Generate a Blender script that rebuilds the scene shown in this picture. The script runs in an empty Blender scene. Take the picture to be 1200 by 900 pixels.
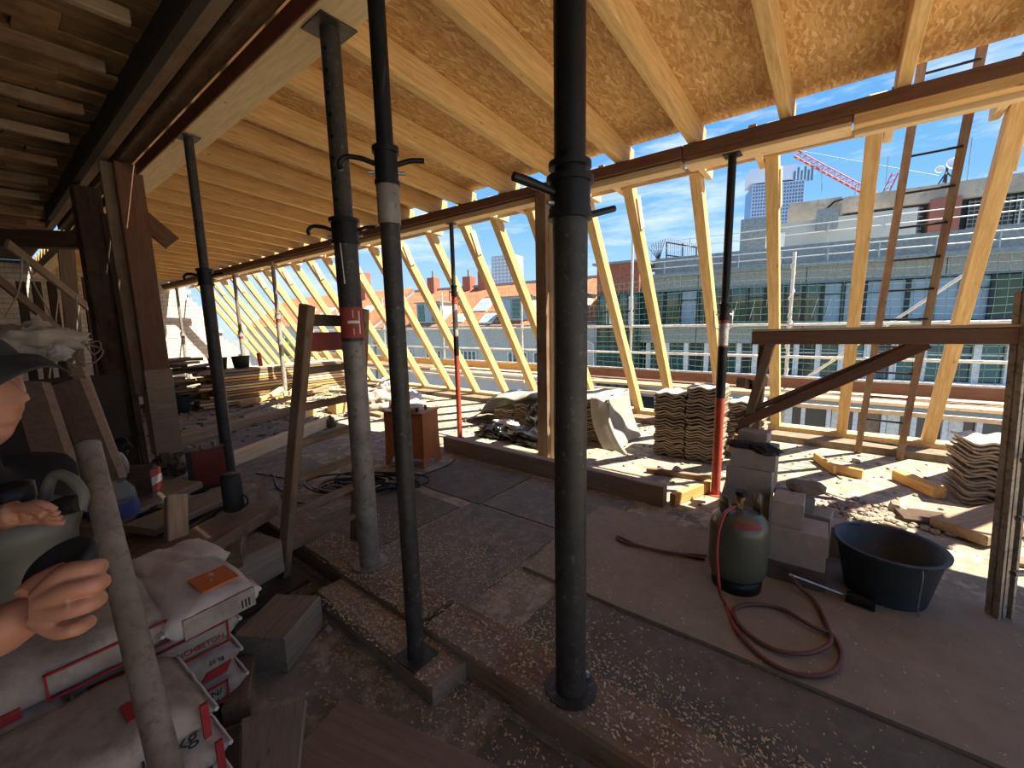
import bpy, math, random
from mathutils import Matrix, Vector, noise
random.seed(7)
C = bpy.context.scene.collection
# ---------------- camera, sky, sun, exposure ----------------
YAW, PIT, ROL, FPX, CAMH = 0.664460, 0.144946, 0.021929, 490.6, 1.5
F_ = Vector((math.cos(PIT)*math.cos(YAW), math.cos(PIT)*math.sin(YAW), -math.sin(PIT)))
R0 = Vector((math.sin(YAW), -math.cos(YAW), 0)); D0 = F_.cross(R0)
R_ = math.cos(ROL)*R0 + math.sin(ROL)*D0
D_ = -math.sin(ROL)*R0 + math.cos(ROL)*D0
EYE = Vector((0, 0, CAMH))
cd = bpy.data.cameras.new('camera'); cam = bpy.data.objects.new('camera', cd); C.objects.link(cam)
cd.sensor_width = 36; cd.lens = 36*FPX/1200; cd.clip_start = .05; cd.clip_end = 2000
m = Matrix((( R_.x, -D_.x, -F_.x, 0), (R_.y, -D_.y, -F_.y, 0), (R_.z, -D_.z, -F_.z, CAMH), (0, 0, 0, 1)))
cam.matrix_world = m
sc = bpy.context.scene; sc.camera = cam
sc.view_settings.view_transform = 'Standard'; sc.view_settings.look = 'None'
sc.view_settings.gamma = 1; sc.view_settings.use_curve_mapping = False
sc.view_settings.exposure = 1.62
sc.cycles.max_bounces = 10; sc.cycles.diffuse_bounces = 7

def at(px, py, z=None, X=None, Y=None, D=None):
    d = R_*(px-600) + D_*(py-450) + F_*FPX
    if z is not None: t = (z-CAMH)/d.z
    elif X is not None: t = X/d.x
    elif Y is not None: t = Y/d.y
    else: t = D/FPX
    return EYE + d*t

w = bpy.data.worlds.new('sky'); sc.world = w; w.use_nodes = True
nt = w.node_tree; nt.nodes.clear(); N = nt.nodes.new; L = nt.links.new
wo = N('ShaderNodeOutputWorld'); bg = N('ShaderNodeBackground'); tc = N('ShaderNodeTexCoord')
sx = N('ShaderNodeSeparateXYZ'); L(tc.outputs['Generated'], sx.inputs[0])
cr = N('ShaderNodeValToRGB'); L(sx.outputs[2], cr.inputs[0])
e = cr.color_ramp.elements
e[0].position = 0.0; e[0].color = (.50, .70, .90, 1)
e[1].position = .75; e[1].color = (.045, .20, .62, 1)
x = e.new(.22); x.color = (.20, .47, .86, 1)
x = e.new(.42); x.color = (.09, .33, .80, 1)
mp = N('ShaderNodeMapping'); mp.inputs['Scale'].default_value = (1.6, 1.6, 9); L(tc.outputs['Generated'], mp.inputs[0])
ns = N('ShaderNodeTexNoise'); ns.inputs['Scale'].default_value = 2.2; ns.inputs['Detail'].default_value = 9; ns.inputs['Roughness'].default_value = .62
L(mp.outputs[0], ns.inputs[0])
c2 = N('ShaderNodeValToRGB'); c2.color_ramp.elements[0].position = .50; c2.color_ramp.elements[1].position = .78; L(ns.outputs[0], c2.inputs[0])
mx = N('ShaderNodeMix'); mx.data_type = 'RGBA'; L(c2.outputs[0], mx.inputs[0]); L(cr.outputs[0], mx.inputs[6]); mx.inputs[7].default_value = (.80, .88, .96, 1)
L(mx.outputs[2], bg.inputs[0]); bg.inputs[1].default_value = 0.42
L(bg.outputs[0], wo.inputs[0])
sl = bpy.data.lights.new('sun', 'SUN'); sl.energy = 6.0; sl.angle = .009; sl.color = (1, .91, .74)
so = bpy.data.objects.new('sun', sl); C.objects.link(so)
SUNV = Vector((.20, -.48, 1)).normalized()
so.rotation_euler = SUNV.to_track_quat('Z', 'Y').to_euler(); so.location = (8, -6, 12)

# ---------------- materials ----------------
MATS = {}
def newmat(name):
    m = bpy.data.materials.new(name); m.use_nodes = True; nt = m.node_tree
    b = nt.nodes['Principled BSDF']; return m, nt, b
def ramp(nt, stops):
    r = nt.nodes.new('ShaderNodeValToRGB'); e = r.color_ramp.elements
    e[0].position, e[0].color = stops[0][0], (*stops[0][1], 1)
    e[1].position, e[1].color = stops[-1][0], (*stops[-1][1], 1)
    for p, c in stops[1:-1]:
        x = e.new(p); x.color = (*c, 1)
    return r
def coords(nt, scale, rnd=True):
    tc = nt.nodes.new('ShaderNodeTexCoord'); mp = nt.nodes.new('ShaderNodeMapping')
    mp.inputs['Scale'].default_value = scale; nt.links.new(tc.outputs['Object'], mp.inputs[0])
    if rnd:
        oi = nt.nodes.new('ShaderNodeObjectInfo'); mu = nt.nodes.new('ShaderNodeMath'); mu.operation = 'MULTIPLY'; mu.inputs[1].default_value = 37
        nt.links.new(oi.outputs['Random'], mu.inputs[0]); nt.links.new(mu.outputs[0], mp.inputs['Location'])
    return mp
def noise_n(nt, mp, scale, detail=5, rough=.55, dist=0):
    n = nt.nodes.new('ShaderNodeTexNoise'); n.inputs['Scale'].default_value = scale; n.inputs['Detail'].default_value = detail
    n.inputs['Roughness'].default_value = rough; n.inputs['Distortion'].default_value = dist; nt.links.new(mp.outputs[0], n.inputs[0]); return n
def mixc(nt, fac, a, b, blend='MIX'):
    m = nt.nodes.new('ShaderNodeMix'); m.data_type = 'RGBA'; m.blend_type = blend
    for s, v in ((0, fac), (6, a), (7, b)):
        if hasattr(v, 'links') or isinstance(v, bpy.types.NodeSocket): nt.links.new(v, m.inputs[s])
        elif s == 0: m.inputs[0].default_value = v
        else: m.inputs[s].default_value = (*v, 1)
    return m.outputs[2]
def bump(nt, b, h, strength, dist=.01):
    bp = nt.nodes.new('ShaderNodeBump'); bp.inputs['Strength'].default_value = strength; bp.inputs['Distance'].default_value = dist
    nt.links.new(h, bp.inputs['Height']); nt.links.new(bp.outputs[0], b.inputs['Normal'])
def hue_rand(nt, col, amt):
    oi = nt.nodes.new('ShaderNodeObjectInfo'); mr = nt.nodes.new('ShaderNodeMapRange')
    mr.inputs['To Min'].default_value = 1-amt; mr.inputs['To Max'].default_value = 1+amt*.6
    nt.links.new(oi.outputs['Random'], mr.inputs[0])
    hs = nt.nodes.new('ShaderNodeHueSaturation'); nt.links.new(mr.outputs[0], hs.inputs['Value']); nt.links.new(col, hs.inputs['Color'])
    return hs.outputs[0]
def wood(name, lo, hi, rough=.7, knots=True, dirt=None, grain=1.0, rnd=.15):
    m, nt, b = newmat(name)
    mp = coords(nt, (1.2, 14*grain, 14*grain)); n = noise_n(nt, mp, 3.2, 6, .6, .6)
    r = ramp(nt, [(.3, lo), (.52, tuple((a+c)/2 for a, c in zip(lo, hi))), (.72, hi)]); nt.links.new(n.outputs[0], r.inputs[0])
    col = r.outputs[0]
    if knots:
        mk = coords(nt, (2.2, 7, 7)); v = nt.nodes.new('ShaderNodeTexVoronoi'); v.inputs['Scale'].default_value = 1.6
        nt.links.new(mk.outputs[0], v.inputs[0])
        rk = ramp(nt, [(.0, (1, 1, 1)), (.10, (0, 0, 0))]); nt.links.new(v.outputs['Distance'], rk.inputs[0])
        col = mixc(nt, rk.outputs[0], col, tuple(c*.35 for c in lo))
    if dirt:
        md = coords(nt, (1, 1, 1)); nd = noise_n(nt, md, 4, 6, .65)
        rd = ramp(nt, [(.45, (0, 0, 0)), (.70, (1, 1, 1))]); nt.links.new(nd.outputs[0], rd.inputs[0])
        col = mixc(nt, rd.outputs[0], col, dirt)
    col = hue_rand(nt, col, rnd)
    nt.links.new(col, b.inputs['Base Color']); b.inputs['Roughness'].default_value = rough; b.inputs['Specular IOR Level'].default_value = .25
    bump(nt, b, n.outputs[0], .35, .004); MATS[name] = m; return m
def plain(name, c, rough=.6, metal=0, var=.25, scale=8, dark=None, bumps=0, rnd=0, spec=.4, dthr=(.5, .68)):
    m, nt, b = newmat(name); mp = coords(nt, (1, 1, 1)); n = noise_n(nt, mp, scale, 6, .6)
    r = ramp(nt, [(.3, tuple(x*(1-var) for x in c)), (.7, tuple(min(1, x*(1+var)) for x in c))]); nt.links.new(n.outputs[0], r.inputs[0])
    col = r.outputs[0]
    if dark:
        n2 = noise_n(nt, mp, scale*2.7, 5, .7); rr = ramp(nt, [(dthr[0], (0, 0, 0)), (dthr[1], (1, 1, 1))]); nt.links.new(n2.outputs[0], rr.inputs[0])
        col = mixc(nt, rr.outputs[0], col, dark)
    if rnd: col = hue_rand(nt, col, rnd)
    nt.links.new(col, b.inputs['Base Color']); b.inputs['Roughness'].default_value = rough; b.inputs['Metallic'].default_value = metal
    b.inputs['Specular IOR Level'].default_value = spec
    if bumps: bump(nt, b, n.outputs[0], bumps, .01)
    MATS[name] = m; return m
wood('spruce', (.52, .32, .125), (.76, .54, .26), rnd=.12)
wood('spruce_pale', (.64, .48, .26), (.82, .66, .42), rnd=.1)
wood('spruce_orange', (.50, .26, .07), (.72, .44, .16), rnd=.1)
wood('wood_brown', (.14, .08, .045), (.27, .165, .095), dirt=(.24, .19, .14))
wood('wood_dark', (.035, .022, .014), (.085, .052, .033), dirt=(.10, .07, .05))
wood('wood_dusty', (.20, .145, .10), (.36, .27, .19), dirt=(.25, .19, .135))
wood('wood_red', (.13, .06, .036), (.23, .115, .07), dirt=(.17, .10, .065), knots=False)
wood('board_old', (.17, .10, .05), (.30, .185, .095), dirt=(.10, .06, .03), rnd=.35)
wood('plank_weathered', (.30, .19, .11), (.52, .37, .24), rnd=.3)
wood('panel_brown', (.20, .125, .085), (.28, .19, .135), knots=False, rnd=.1)
plain('steel_dark', (.042, .040, .036), .5, .15, .35, 14, dark=(.16, .15, .13), dthr=(.58, .72))
plain('steel_grey', (.24, .215, .185), .5, .2, .3, 12, dark=(.07, .06, .05), dthr=(.55, .7))
plain('steel_light', (.48, .47, .43), .42, .4, .25, 14, dark=(.25, .2, .15))
plain('steel_red', (.38, .055, .03), .5, .0, .3, 10, dark=(.16, .09, .06), dthr=(.55, .65))
plain('steel_black', (.012, .012, .012), .45, .3, .3, 12)
plain('hole', (.004, .004, .004), .9)
plain('galvanised', (.50, .51, .50), .38, .6, .15, 20)
plain('brass', (.30, .20, .08), .4, .7)
plain('osb_base', (.5, .3, .1))
plain('bounce_pale', (.62, .53, .42), .9, 0, .15, 3)  # pale surface for the added bounce fill behind the camera
plain('felt', (.135, .121, .09), .9, 0, .25, 7, dark=(.19, .16, .125), bumps=.3, dthr=(.52, .72))
plain('felt_slate', (.165, .153, .125), .9, 0, .2, 5, dark=(.26, .22, .17), bumps=.3, dthr=(.50, .66))
plain('mat_brown', (.265, .212, .15), .9, 0, .14, 9, dark=(.27, .22, .17), bumps=.25, dthr=(.52, .8))
plain('floor_mat', (.235, .20, .145), .95, 0, .35, 3.2, dark=(.42, .35, .26), bumps=.5, dthr=(.48, .62))
plain('sawdust', (.58, .44, .27), .9, 0, .3, 60)
plain('rubble', (.33, .27, .21), .95, 0, .35, 25, bumps=.5, rnd=.3)
plain('concrete', (.34, .29, .23), .9, 0, .25, 12, bumps=.4, rnd=.1)
plain('curb', (.17, .13, .09), .9, 0, .3, 10, bumps=.4)
plain('block', (.34, .285, .235), .9, 0, .12, 16, bumps=.3, rnd=.08)
plain('block_brown', (.12, .08, .06), .9, 0, .3, 16, bumps=.3)
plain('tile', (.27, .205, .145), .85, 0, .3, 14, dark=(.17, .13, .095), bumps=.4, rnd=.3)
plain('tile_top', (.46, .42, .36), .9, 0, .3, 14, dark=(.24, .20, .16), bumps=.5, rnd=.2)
plain('brick_white', (.66, .60, .52), .9, 0, .12, 6, rnd=.10, bumps=.2)
plain('mortar', (.30, .27, .235), .95, 0, .2, 20)
plain('bottle_green', (.10, .105, .075), .32, .1, .12, 4, spec=.5)
plain('hose_red', (.30, .03, .02), .5, 0, .15)
plain('hose_brown', (.15, .055, .04), .6, 0, .2)
plain('wood_tube', (.20, .165, .13), .55, .1, .25, 16, dark=(.11, .09, .07))
plain('ink_blue', (.05, .06, .22), .5)
plain('purlin_shade', (.15, .045, .025), .6, 0, .2, 6)  # dark red-brown that holds the shade on the purlin's side
plain('black_wood_shade', (.028, .021, .016), .9, 0, .3, 6)  # black wood; on the crate timbers it carries the background shade
plain('steel_mid', (.36, .32, .27), .5, .2, .25, 14, dark=(.16, .13, .10))
plain('rubber', (.018, .018, .02), .6, 0, .3, 10)
plain('bucket', (.030, .045, .055), .5, 0, .3, 8, dark=(.07, .075, .075), dthr=(.55, .75))
plain('transformer', (.47, .15, .045), .5, 0, .12, 6, dark=(.33, .10, .04))
plain('paint_red', (.26, .045, .03), .55, 0, .2, 8)
plain('tin_red', (.17, .03, .022), .45, .1, .2, 6)
plain('tarp_grey', (.36, .33, .28), .7, 0, .25, 5, bumps=.4)
plain('foil_black', (.012, .012, .013), .22, 0, .3, 8, spec=.7)
plain('foil_white', (.75, .73, .70), .4, 0, .1, 8)
plain('purple', (.22, .10, .17), .6)
plain('paper', (.40, .335, .27), .8, 0, .16, 5, bumps=.6, dark=(.27, .215, .17), dthr=(.45, .68))
plain('paper_white', (.60, .54, .48), .8, 0, .12, 5, bumps=.4)
plain('ink_red', (.38, .03, .03), .7, 0, .15)
plain('ink_black', (.02, .02, .02), .7)
plain('ink_orange', (.62, .16, .04), .7)
plain('skin', (.43, .20, .125), .55, 0, .12, 18, dark=(.50, .17, .11), dthr=(.55, .8), spec=.35)
plain('nail', (.58, .33, .25), .3, 0, .05)
plain('eye', (.5, .48, .45), .2)
plain('cap_cloth', (.028, .03, .028), .9, 0, .2, 30)
plain('shirt_black', (.010, .010, .011), .9, 0, .3, 10)
plain('trousers', (.05, .055, .065), .9, 0, .2, 12)
plain('plastic_grey', (.115, .112, .095), .5, 0, .12, 6)
plain('plastic_black', (.012, .012, .013), .45)
plain('cloth_pale', (.50, .44, .35), .9, 0, .2, 6, bumps=.5)
plain('teal', (.04, .20, .22), .5, 0, .25, 8)
plain('cable', (.018, .018, .018), .5)
plain('cable_pale', (.36, .31, .24), .6)
plain('carton_red', (.38, .06, .045), .6)
plain('cardboard', (.26, .17, .11), .8)
plain('render_grey', (.50, .47, .41), .85, 0, .08, 1)
plain('render_pale', (.52, .50, .44), .85, 0, .06, 1)
plain('aggregate', (.34, .325, .27), .9, 0, .22, 14, dark=(.21, .205, .17))
plain('frame_dark', (.022, .028, .03), .5)
plain('frame_blue', (.16, .21, .24), .5)
plain('frame_white', (.70, .68, .62), .5)
plain('curtain', (.72, .70, .60), .9, 0, .2, 8)
plain('dark_room', (.035, .045, .048), .9)
plain('zinc', (.27, .29, .27), .5, .2)
plain('terracotta', (.42, .135, .06), .85, 0, .25, 2.0, rnd=.12)
plain('brickred', (.34, .12, .07), .85)
plain('scaffold_steel', (.56, .58, .56), .5, .2, .15)
plain('net_green', (.07, .20, .15), .7)
plain('plastic_green', (.02, .32, .13), .5)
plain('louvre', (.045, .042, .04), .7, 0, .2, 3)
plain('crane_red', (.50, .10, .07), .6)
plain('rust_panel', (.30, .11, .075), .8, 0, .1, 1)
plain('weathered_stone', (.40, .34, .26), .9, 0, .3, .6, dark=(.24, .22, .19))
plain('street', (.16, .16, .155), .9, 0, .2, .5)
plain('leaf', (.05, .12, .04), .9)
plain('tower_blue', (.12, .22, .42), .25, .0, .12, .05, spec=.6)
plain('tower_light', (.55, .62, .70), .4, .0, .1, .05)
plain('far_white', (.78, .80, .84), .8, 0, .05, .05)
plain('far_grey', (.50, .50, .50), .8, 0, .1, .05)
plain('jute', (.30, .24, .16), .9)
def glassmat(name, c, rough=.08, metal=.0):
    m, nt, b = newmat(name); b.inputs['Base Color'].default_value = (*c, 1); b.inputs['Roughness'].default_value = rough
    b.inputs['Metallic'].default_value = metal; b.inputs['Specular IOR Level'].default_value = 1.0; b.inputs['IOR'].default_value = 1.5; MATS[name] = m
glassmat('glass_teal', (.02, .075, .06)); glassmat('glass_sky', (.26, .36, .44), .12); glassmat('glass_dark', (.015, .02, .024))  # glass_sky has the sky's reflection in its base colour
def clearmat():
    m, nt, b = newmat('clear_plastic'); b.inputs['Base Color'].default_value = (.85, .86, .85, 1); b.inputs['Roughness'].default_value = .2
    b.inputs['Transmission Weight'].default_value = .88; b.inputs['IOR'].default_value = 1.2; MATS['clear_plastic'] = m
clearmat()
def osb():
    m, nt, b = newmat('osb'); mp = coords(nt, (1, 1, 1), False)
    v = nt.nodes.new('ShaderNodeTexVoronoi'); v.inputs['Scale'].default_value = 38
    mm = nt.nodes.new('ShaderNodeMapping'); mm.inputs['Scale'].default_value = (.5, 2.0, 1); mm.inputs['Rotation'].default_value = (0, 0, .5)
    nw = noise_n(nt, mp, 6, 4, .6); add = nt.nodes.new('ShaderNodeVectorMath'); add.operation = 'MULTIPLY_ADD'
    nt.links.new(nw.outputs[1], add.inputs[0]); add.inputs[1].default_value = (.12, .12, 0); nt.links.new(mp.outputs[0], add.inputs[2])
    nt.links.new(add.outputs[0], mm.inputs[0]); nt.links.new(mm.outputs[0], v.inputs[0])
    sp = nt.nodes.new('ShaderNodeSeparateColor'); nt.links.new(v.outputs['Color'], sp.inputs[0])
    r = ramp(nt, [(0, (.46, .255, .09)), (.45, (.60, .36, .14)), (.85, (.68, .44, .19)), (1, (.80, .58, .30))]); nt.links.new(sp.outputs[0], r.inputs[0])
    m2 = nt.nodes.new('ShaderNodeMapping'); m2.inputs['Scale'].default_value = (9, 60, 1); m2.inputs['Rotation'].default_value = (0, 0, .9); nt.links.new(add.outputs[0], m2.inputs[0])
    n2 = noise_n(nt, m2, 1.6, 4, .7); r2 = ramp(nt, [(.64, (0, 0, 0)), (.74, (1, 1, 1))]); nt.links.new(n2.outputs[0], r2.inputs[0])
    col = mixc(nt, r2.outputs[0], r.outputs[0], (.24, .115, .035))
    nt.links.new(col, b.inputs['Base Color']); b.inputs['Roughness'].default_value = .75; bump(nt, b, sp.outputs[0], .3, .004); MATS['osb'] = m
osb()

# ---------------- mesh builder ----------------
class MB:
    def __init__(s): s.v = []; s.f = []; s.sm = []
    def add(s, vs, fs, smooth=False, M=None):
        o = len(s.v)
        s.v += [tuple(M @ Vector(p)) if M else tuple(p) for p in vs]
        s.f += [tuple(i+o for i in f) for f in fs]; s.sm += [smooth]*len(fs); return s
    def box(s, x0, x1, y0, y1, z0, z1, M=None, b=0):
        if b <= 0:
            vs = [(x, y, z) for x in (x0, x1) for y in (y0, y1) for z in (z0, z1)]
            return s.add(vs, [(0, 1, 3, 2), (4, 6, 7, 5), (0, 4, 5, 1), (2, 3, 7, 6), (0, 2, 6, 4), (1, 5, 7, 3)], False, M)
        # chamfer the four long edges (x direction) with an octagon section
        sec = [(y0+b, z0), (y1-b, z0), (y1, z0+b), (y1, z1-b), (y1-b, z1), (y0+b, z1), (y0, z1-b), (y0, z0+b)]
        vs = [(x, y, z) for x in (x0, x1) for y, z in sec]
        fs = [tuple(range(7, -1, -1)), tuple(range(8, 16))] + [(i, (i+1) % 8, 8+(i+1) % 8, 8+i) for i in range(8)]
        return s.add(vs, fs, False, M)
    def bar(s, p0, p1, w, h, b=0, up=(0, 0, 1)):
        M, l = frame(p0, p1, up); return s.box(0, l, -w/2, w/2, -h/2, h/2, M, b)
    def cyl(s, p0, p1, r0, r1=None, n=16, caps=True):
        r1 = r0 if r1 is None else r1; M, l = frame(p0, p1); vs = []
        for k, r in ((0, r0), (l, r1)):
            vs += [(k, r*math.cos(2*math.pi*i/n), r*math.sin(2*math.pi*i/n)) for i in range(n)]
        s.add(vs, [(i, (i+1) % n, n+(i+1) % n, n+i) for i in range(n)], True, M)
        if caps: s.add(vs, [tuple(range(n-1, -1, -1)), tuple(range(n, 2*n))], False, M)
        return s
    def lathe(s, prof, n=24, M=None, smooth=True):
        vs = [(r*math.cos(2*math.pi*i/n), r*math.sin(2*math.pi*i/n), z) for r, z in prof for i in range(n)]
        fs = [(k*n+i, k*n+(i+1) % n, (k+1)*n+(i+1) % n, (k+1)*n+i) for k in range(len(prof)-1) for i in range(n)]
        return s.add(vs, fs, smooth, M)
    def tube(s, pts, r, n=8):
        pts = [Vector(p) for p in pts]; rings = []; prev = None
        for i, p in enumerate(pts):
            t = (pts[min(i+1, len(pts)-1)] - pts[max(i-1, 0)]).normalized()
            a = prev if prev is not None else (Vector((0, 0, 1)) if abs(t.z) < .9 else Vector((1, 0, 0)))
            a = (a - t*a.dot(t)).normalized(); prev = a; bb = t.cross(a)
            rr = r[i] if isinstance(r, (list, tuple)) else r
            rings.append([p + (a*math.cos(2*math.pi*k/n) + bb*math.sin(2*math.pi*k/n))*rr for k in range(n)])
        vs = [v for q in rings for v in q]
        fs = [(i*n+k, i*n+(k+1) % n, (i+1)*n+(k+1) % n, (i+1)*n+k) for i in range(len(pts)-1) for k in range(n)]
        s.add(vs, fs, True); s.add(rings[0], [tuple(range(n-1, -1, -1))]); s.add(rings[-1], [tuple(range(n))]); return s
    def grid(s, P, nu, nv, th=0, smooth=True):
        vs = [P(i/nu, j/nv) for i in range(nu+1) for j in range(nv+1)]; w = nv+1
        fs = [(i*w+j, (i+1)*w+j, (i+1)*w+j+1, i*w+j+1) for i in range(nu) for j in range(nv)]
        s.add(vs, fs, smooth)
        if th:
            v2 = [Vector(p) - Vector((0, 0, th)) for p in vs]
            s.add(v2, [tuple(reversed(f)) for f in fs], smooth)
            n0 = len(s.v) - 2*len(vs)
            edge = [(i*w) for i in range(nu+1)] + [nu*w+j for j in range(1, nv+1)] + [i*w+nv for i in range(nu-1, -1, -1)] + [j for j in range(nv-1, 0, -1)]
            m = len(vs)
            for a, b in zip(edge, edge[1:]+edge[:1]):
                s.f.append((n0+a, n0+m+a, n0+m+b, n0+b)); s.sm.append(False)
        return s
    def mesh(s, name, mat):
        me = bpy.data.meshes.new(name); me.from_pydata(s.v, [], s.f); me.materials.append(MATS[mat])
        me.polygons.foreach_set('use_smooth', s.sm); me.update(); return me
def frame(p0, p1, up=(0, 0, 1)):
    p0 = Vector(p0); p1 = Vector(p1); x = p1-p0; l = x.length; x = x/l; u = Vector(up)
    if abs(x.dot(u.normalized())) > .999: u = Vector((0, 1, 0))
    y = u.cross(x).normalized(); z = x.cross(y)
    return Matrix(((x.x, y.x, z.x, p0.x), (x.y, y.y, z.y, p0.y), (x.z, y.z, z.z, p0.z), (0, 0, 0, 1))), l
WM = {}
def link(o, parent=None, M=None):
    M = M or Matrix.Identity(4); C.objects.link(o)
    if parent: o.parent = parent; o.matrix_basis = WM[parent].inverted() @ M
    else: o.matrix_basis = M
    WM[o] = M; return o
def T(x=0, y=0, z=0, rz=0, rx=0, ry=0):
    return Matrix.Translation((x, y, z)) @ Matrix.Rotation(rz, 4, 'Z') @ Matrix.Rotation(ry, 4, 'Y') @ Matrix.Rotation(rx, 4, 'X')
def tag(o, label=None, cat=None, group=None, kind=None):
    for k, v in (('label', label), ('category', cat), ('group', group), ('kind', kind)):
        if v: o[k] = v
    return o
def obj(name, mb, mat, parent=None, M=None, local=False, label=None):
    """link the builder's mesh; when local is False its vertices are in world space and the origin is moved to M"""
    M = M or (WM[parent] if parent else Matrix.Identity(4))
    if not local:
        Mi = M.inverted(); mb.v = [tuple(Mi @ Vector(p)) for p in mb.v]
    o = bpy.data.objects.new(name, mb.mesh(name, mat)); link(o, parent, M)
    if label: o['label'] = label
    return o
def thing(name, label, cat, loc=(0, 0, 0), rz=0, group=None, kind=None):
    o = bpy.data.objects.new(name, None); o.empty_display_size = .1; link(o, None, T(*loc, rz)); return tag(o, label, cat, group, kind)
BCACHE = {}
def beam(name, p0, p1, w, h, mat, parent=None, up=(0, 0, 1), b=.004, label=None):
    """one timber: mesh along local X so that the grain follows it"""
    M, l = frame(p0, p1, up); key = (round(l, 3), w, h, mat, b)
    if key not in BCACHE: BCACHE[key] = MB().box(0, l, -w/2, w/2, -h/2, h/2, None, b).mesh(name, mat)
    o = bpy.data.objects.new(name, BCACHE[key]); link(o, parent, M)
    if label: o['label'] = label
    return o
def copy_thing(o, M, label=None, group=None):
    def rec(s, par, top):
        c = s.copy(); C.objects.link(c); c.parent = par
        if top: c.matrix_basis = M
        for ch in KIDS.get(s, [k for k in bpy.data.objects if k.parent == s]): rec(ch, c, False)
        return c
    c = rec(o, None, True); WM[c] = M
    if label: c['label'] = label
    if group: c['group'] = group
    return c
KIDS = {}
def nz(p, s=1, seed=0): return noise.noise(Vector((p[0]*s+seed*7.3, p[1]*s+seed*3.1, p[2]*s-seed*1.7)))
def smooth_pts(pts, k=6):
    P = [Vector(p) for p in pts]; P = [P[0]*2-P[1]] + P + [P[-1]*2-P[-2]]; out = []
    for i in range(1, len(P)-2):
        a, b, c, d = P[i-1:i+3]
        for j in range(k):
            t = j/k; out.append(.5*((2*b)+(c-a)*t+(2*a-5*b+4*c-d)*t*t+(3*b-a-3*c+d)*t*t*t))
    out.append(P[-2]); return out

# ================= SETTING: floor, ceilings, walls =================
def struct(o): o['kind'] = 'structure'; return o
floor = struct(obj('floor', MB().box(-2.2, 6.62, -4, 16.5, -.28, 0), 'floor_mat'))
KERB = struct(obj('trim_1', MB().box(5.87, 6.12, -4, 16.5, 0, .08), 'curb'))
# bitumen felt sheets laid over the floor boards, each a sheet with its own edges
def sheet(x0, x1, y0, y1, z0, z1, mat, seed, name='felt_sheet', lab=None):
    r = random.Random(seed); n = 14; pts = []
    def edge(a, b):
        return [(a[0]+(b[0]-a[0])*i/n + r.uniform(-.006, .006), a[1]+(b[1]-a[1])*i/n + r.uniform(-.006, .006)) for i in range(n)]
    cs = [(x0, y0), (x1, y0), (x1, y1), (x0, y1)]; ring = []
    for i in range(4): ring += edge(cs[i], cs[(i+1) % 4])
    k = len(ring); vs = [(x, y, z0) for x, y in ring] + [(x, y, z1) for x, y in ring]
    mb = MB().add(vs, [tuple(range(k-1, -1, -1)), tuple(range(k, 2*k))] + [(i, (i+1) % k, k+(i+1) % k, k+i) for i in range(k)])
    o = obj(name, mb, mat, floor, T((x0+x1)/2, (y0+y1)/2, z0)); 
    if lab: o['label'] = lab
    return o
sheet(1.9, 2.98, -3.4, 1.43, .003, .022, 'mat_brown', 1, 'floor_mat', 'large brown protective mat with a raised straight edge')
sheet(1.36, 1.89, -3.4, 1.15, .0, .006, 'felt', 2)
sheet(1.38, 2.42, 1.48, 2.35, .0, .006, 'felt_slate', 3)
sheet(1.36, 2.30, 2.38, 3.15, .0, .008, 'felt', 4)
sheet(2.45, 3.2, 1.25, 2.25, .0, .010, 'felt_slate', 5)
sheet(2.43, 3.2, 2.28, 3.2, .0, .009, 'felt', 6)
sheet(1.15, 2.2, 4.1, 5.2, .0, .008, 'felt_slate', 7)
sheet(1.6, 2.9, 5.75, 6.9, .0, .008, 'felt_slate', 8)
sheet(.55, 1.08, -2.4, .9, .0, .006, 'felt', 9)
sheet(.62, 1.1, 2.25, 3.0, .0, .008, 'felt', 10)
sheet(2.99, 3.6, -.2, .6, .0, .008, 'felt_slate', 11)
for i, (x0, y0, x1, y1) in enumerate([(1.235, 1.47, 1.27, 4.4), (1.235, -3, 1.235, 1.43)]):
    beam('floor_beam', (x0, y0, .05), (x1, y1, .05), .24 if i else .23, .13, 'wood_brown', floor, b=.012)
# outer sill: yellow wall plate on the kerb line, rafter feet stand on it
SILL = struct(obj('wall_right', MB().box(6.14, 6.34, -2.6, 16.4, 0, .135, None, .004), 'spruce'))
yr = [-2.05, -1.40, -.83, -.095, .575, 1.2, 1.865, 2.38, 3.13, 3.72, 4.28, 5.0, 5.8, 6.55, 7.35, 8.1, 8.75, 9.45, 10.15, 10.85, 11.55, 12.25, 12.95, 13.65, 14.35, 15.05, 15.75]
for i, y in enumerate(yr):
    dx = random.uniform(-.015, .015)
    beam('rafter', (6.225+dx, y, .125), (4.33+dx, y, 3.10), .10, .13, 'spruce', SILL, up=(0, 1, 0) if False else (1, 0, .6))
    # collar stub from rafter head to beam, wedge shaped end
    s = -1 if i % 2 else 1
    beam('tie_stub', (4.62, y+.085*s, 2.90), (3.96, y+.085*s, 2.93), .055, .13, 'spruce_pale', SILL)
    if i % 2 == 0: beam('gusset', (4.70, y-.058, 2.50), (4.56, y-.058, 2.80), .016, .10, 'spruce_pale', SILL, up=(1, 0, .6))
beam('batten', (4.40, -2.2, 2.90), (4.40, 7.9, 2.86), .03, .06, 'spruce_orange', SILL)
beam('batten', (4.40, 7.95, 2.86), (4.40, 16.2, 2.82), .03, .06, 'spruce_orange', SILL)
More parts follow.
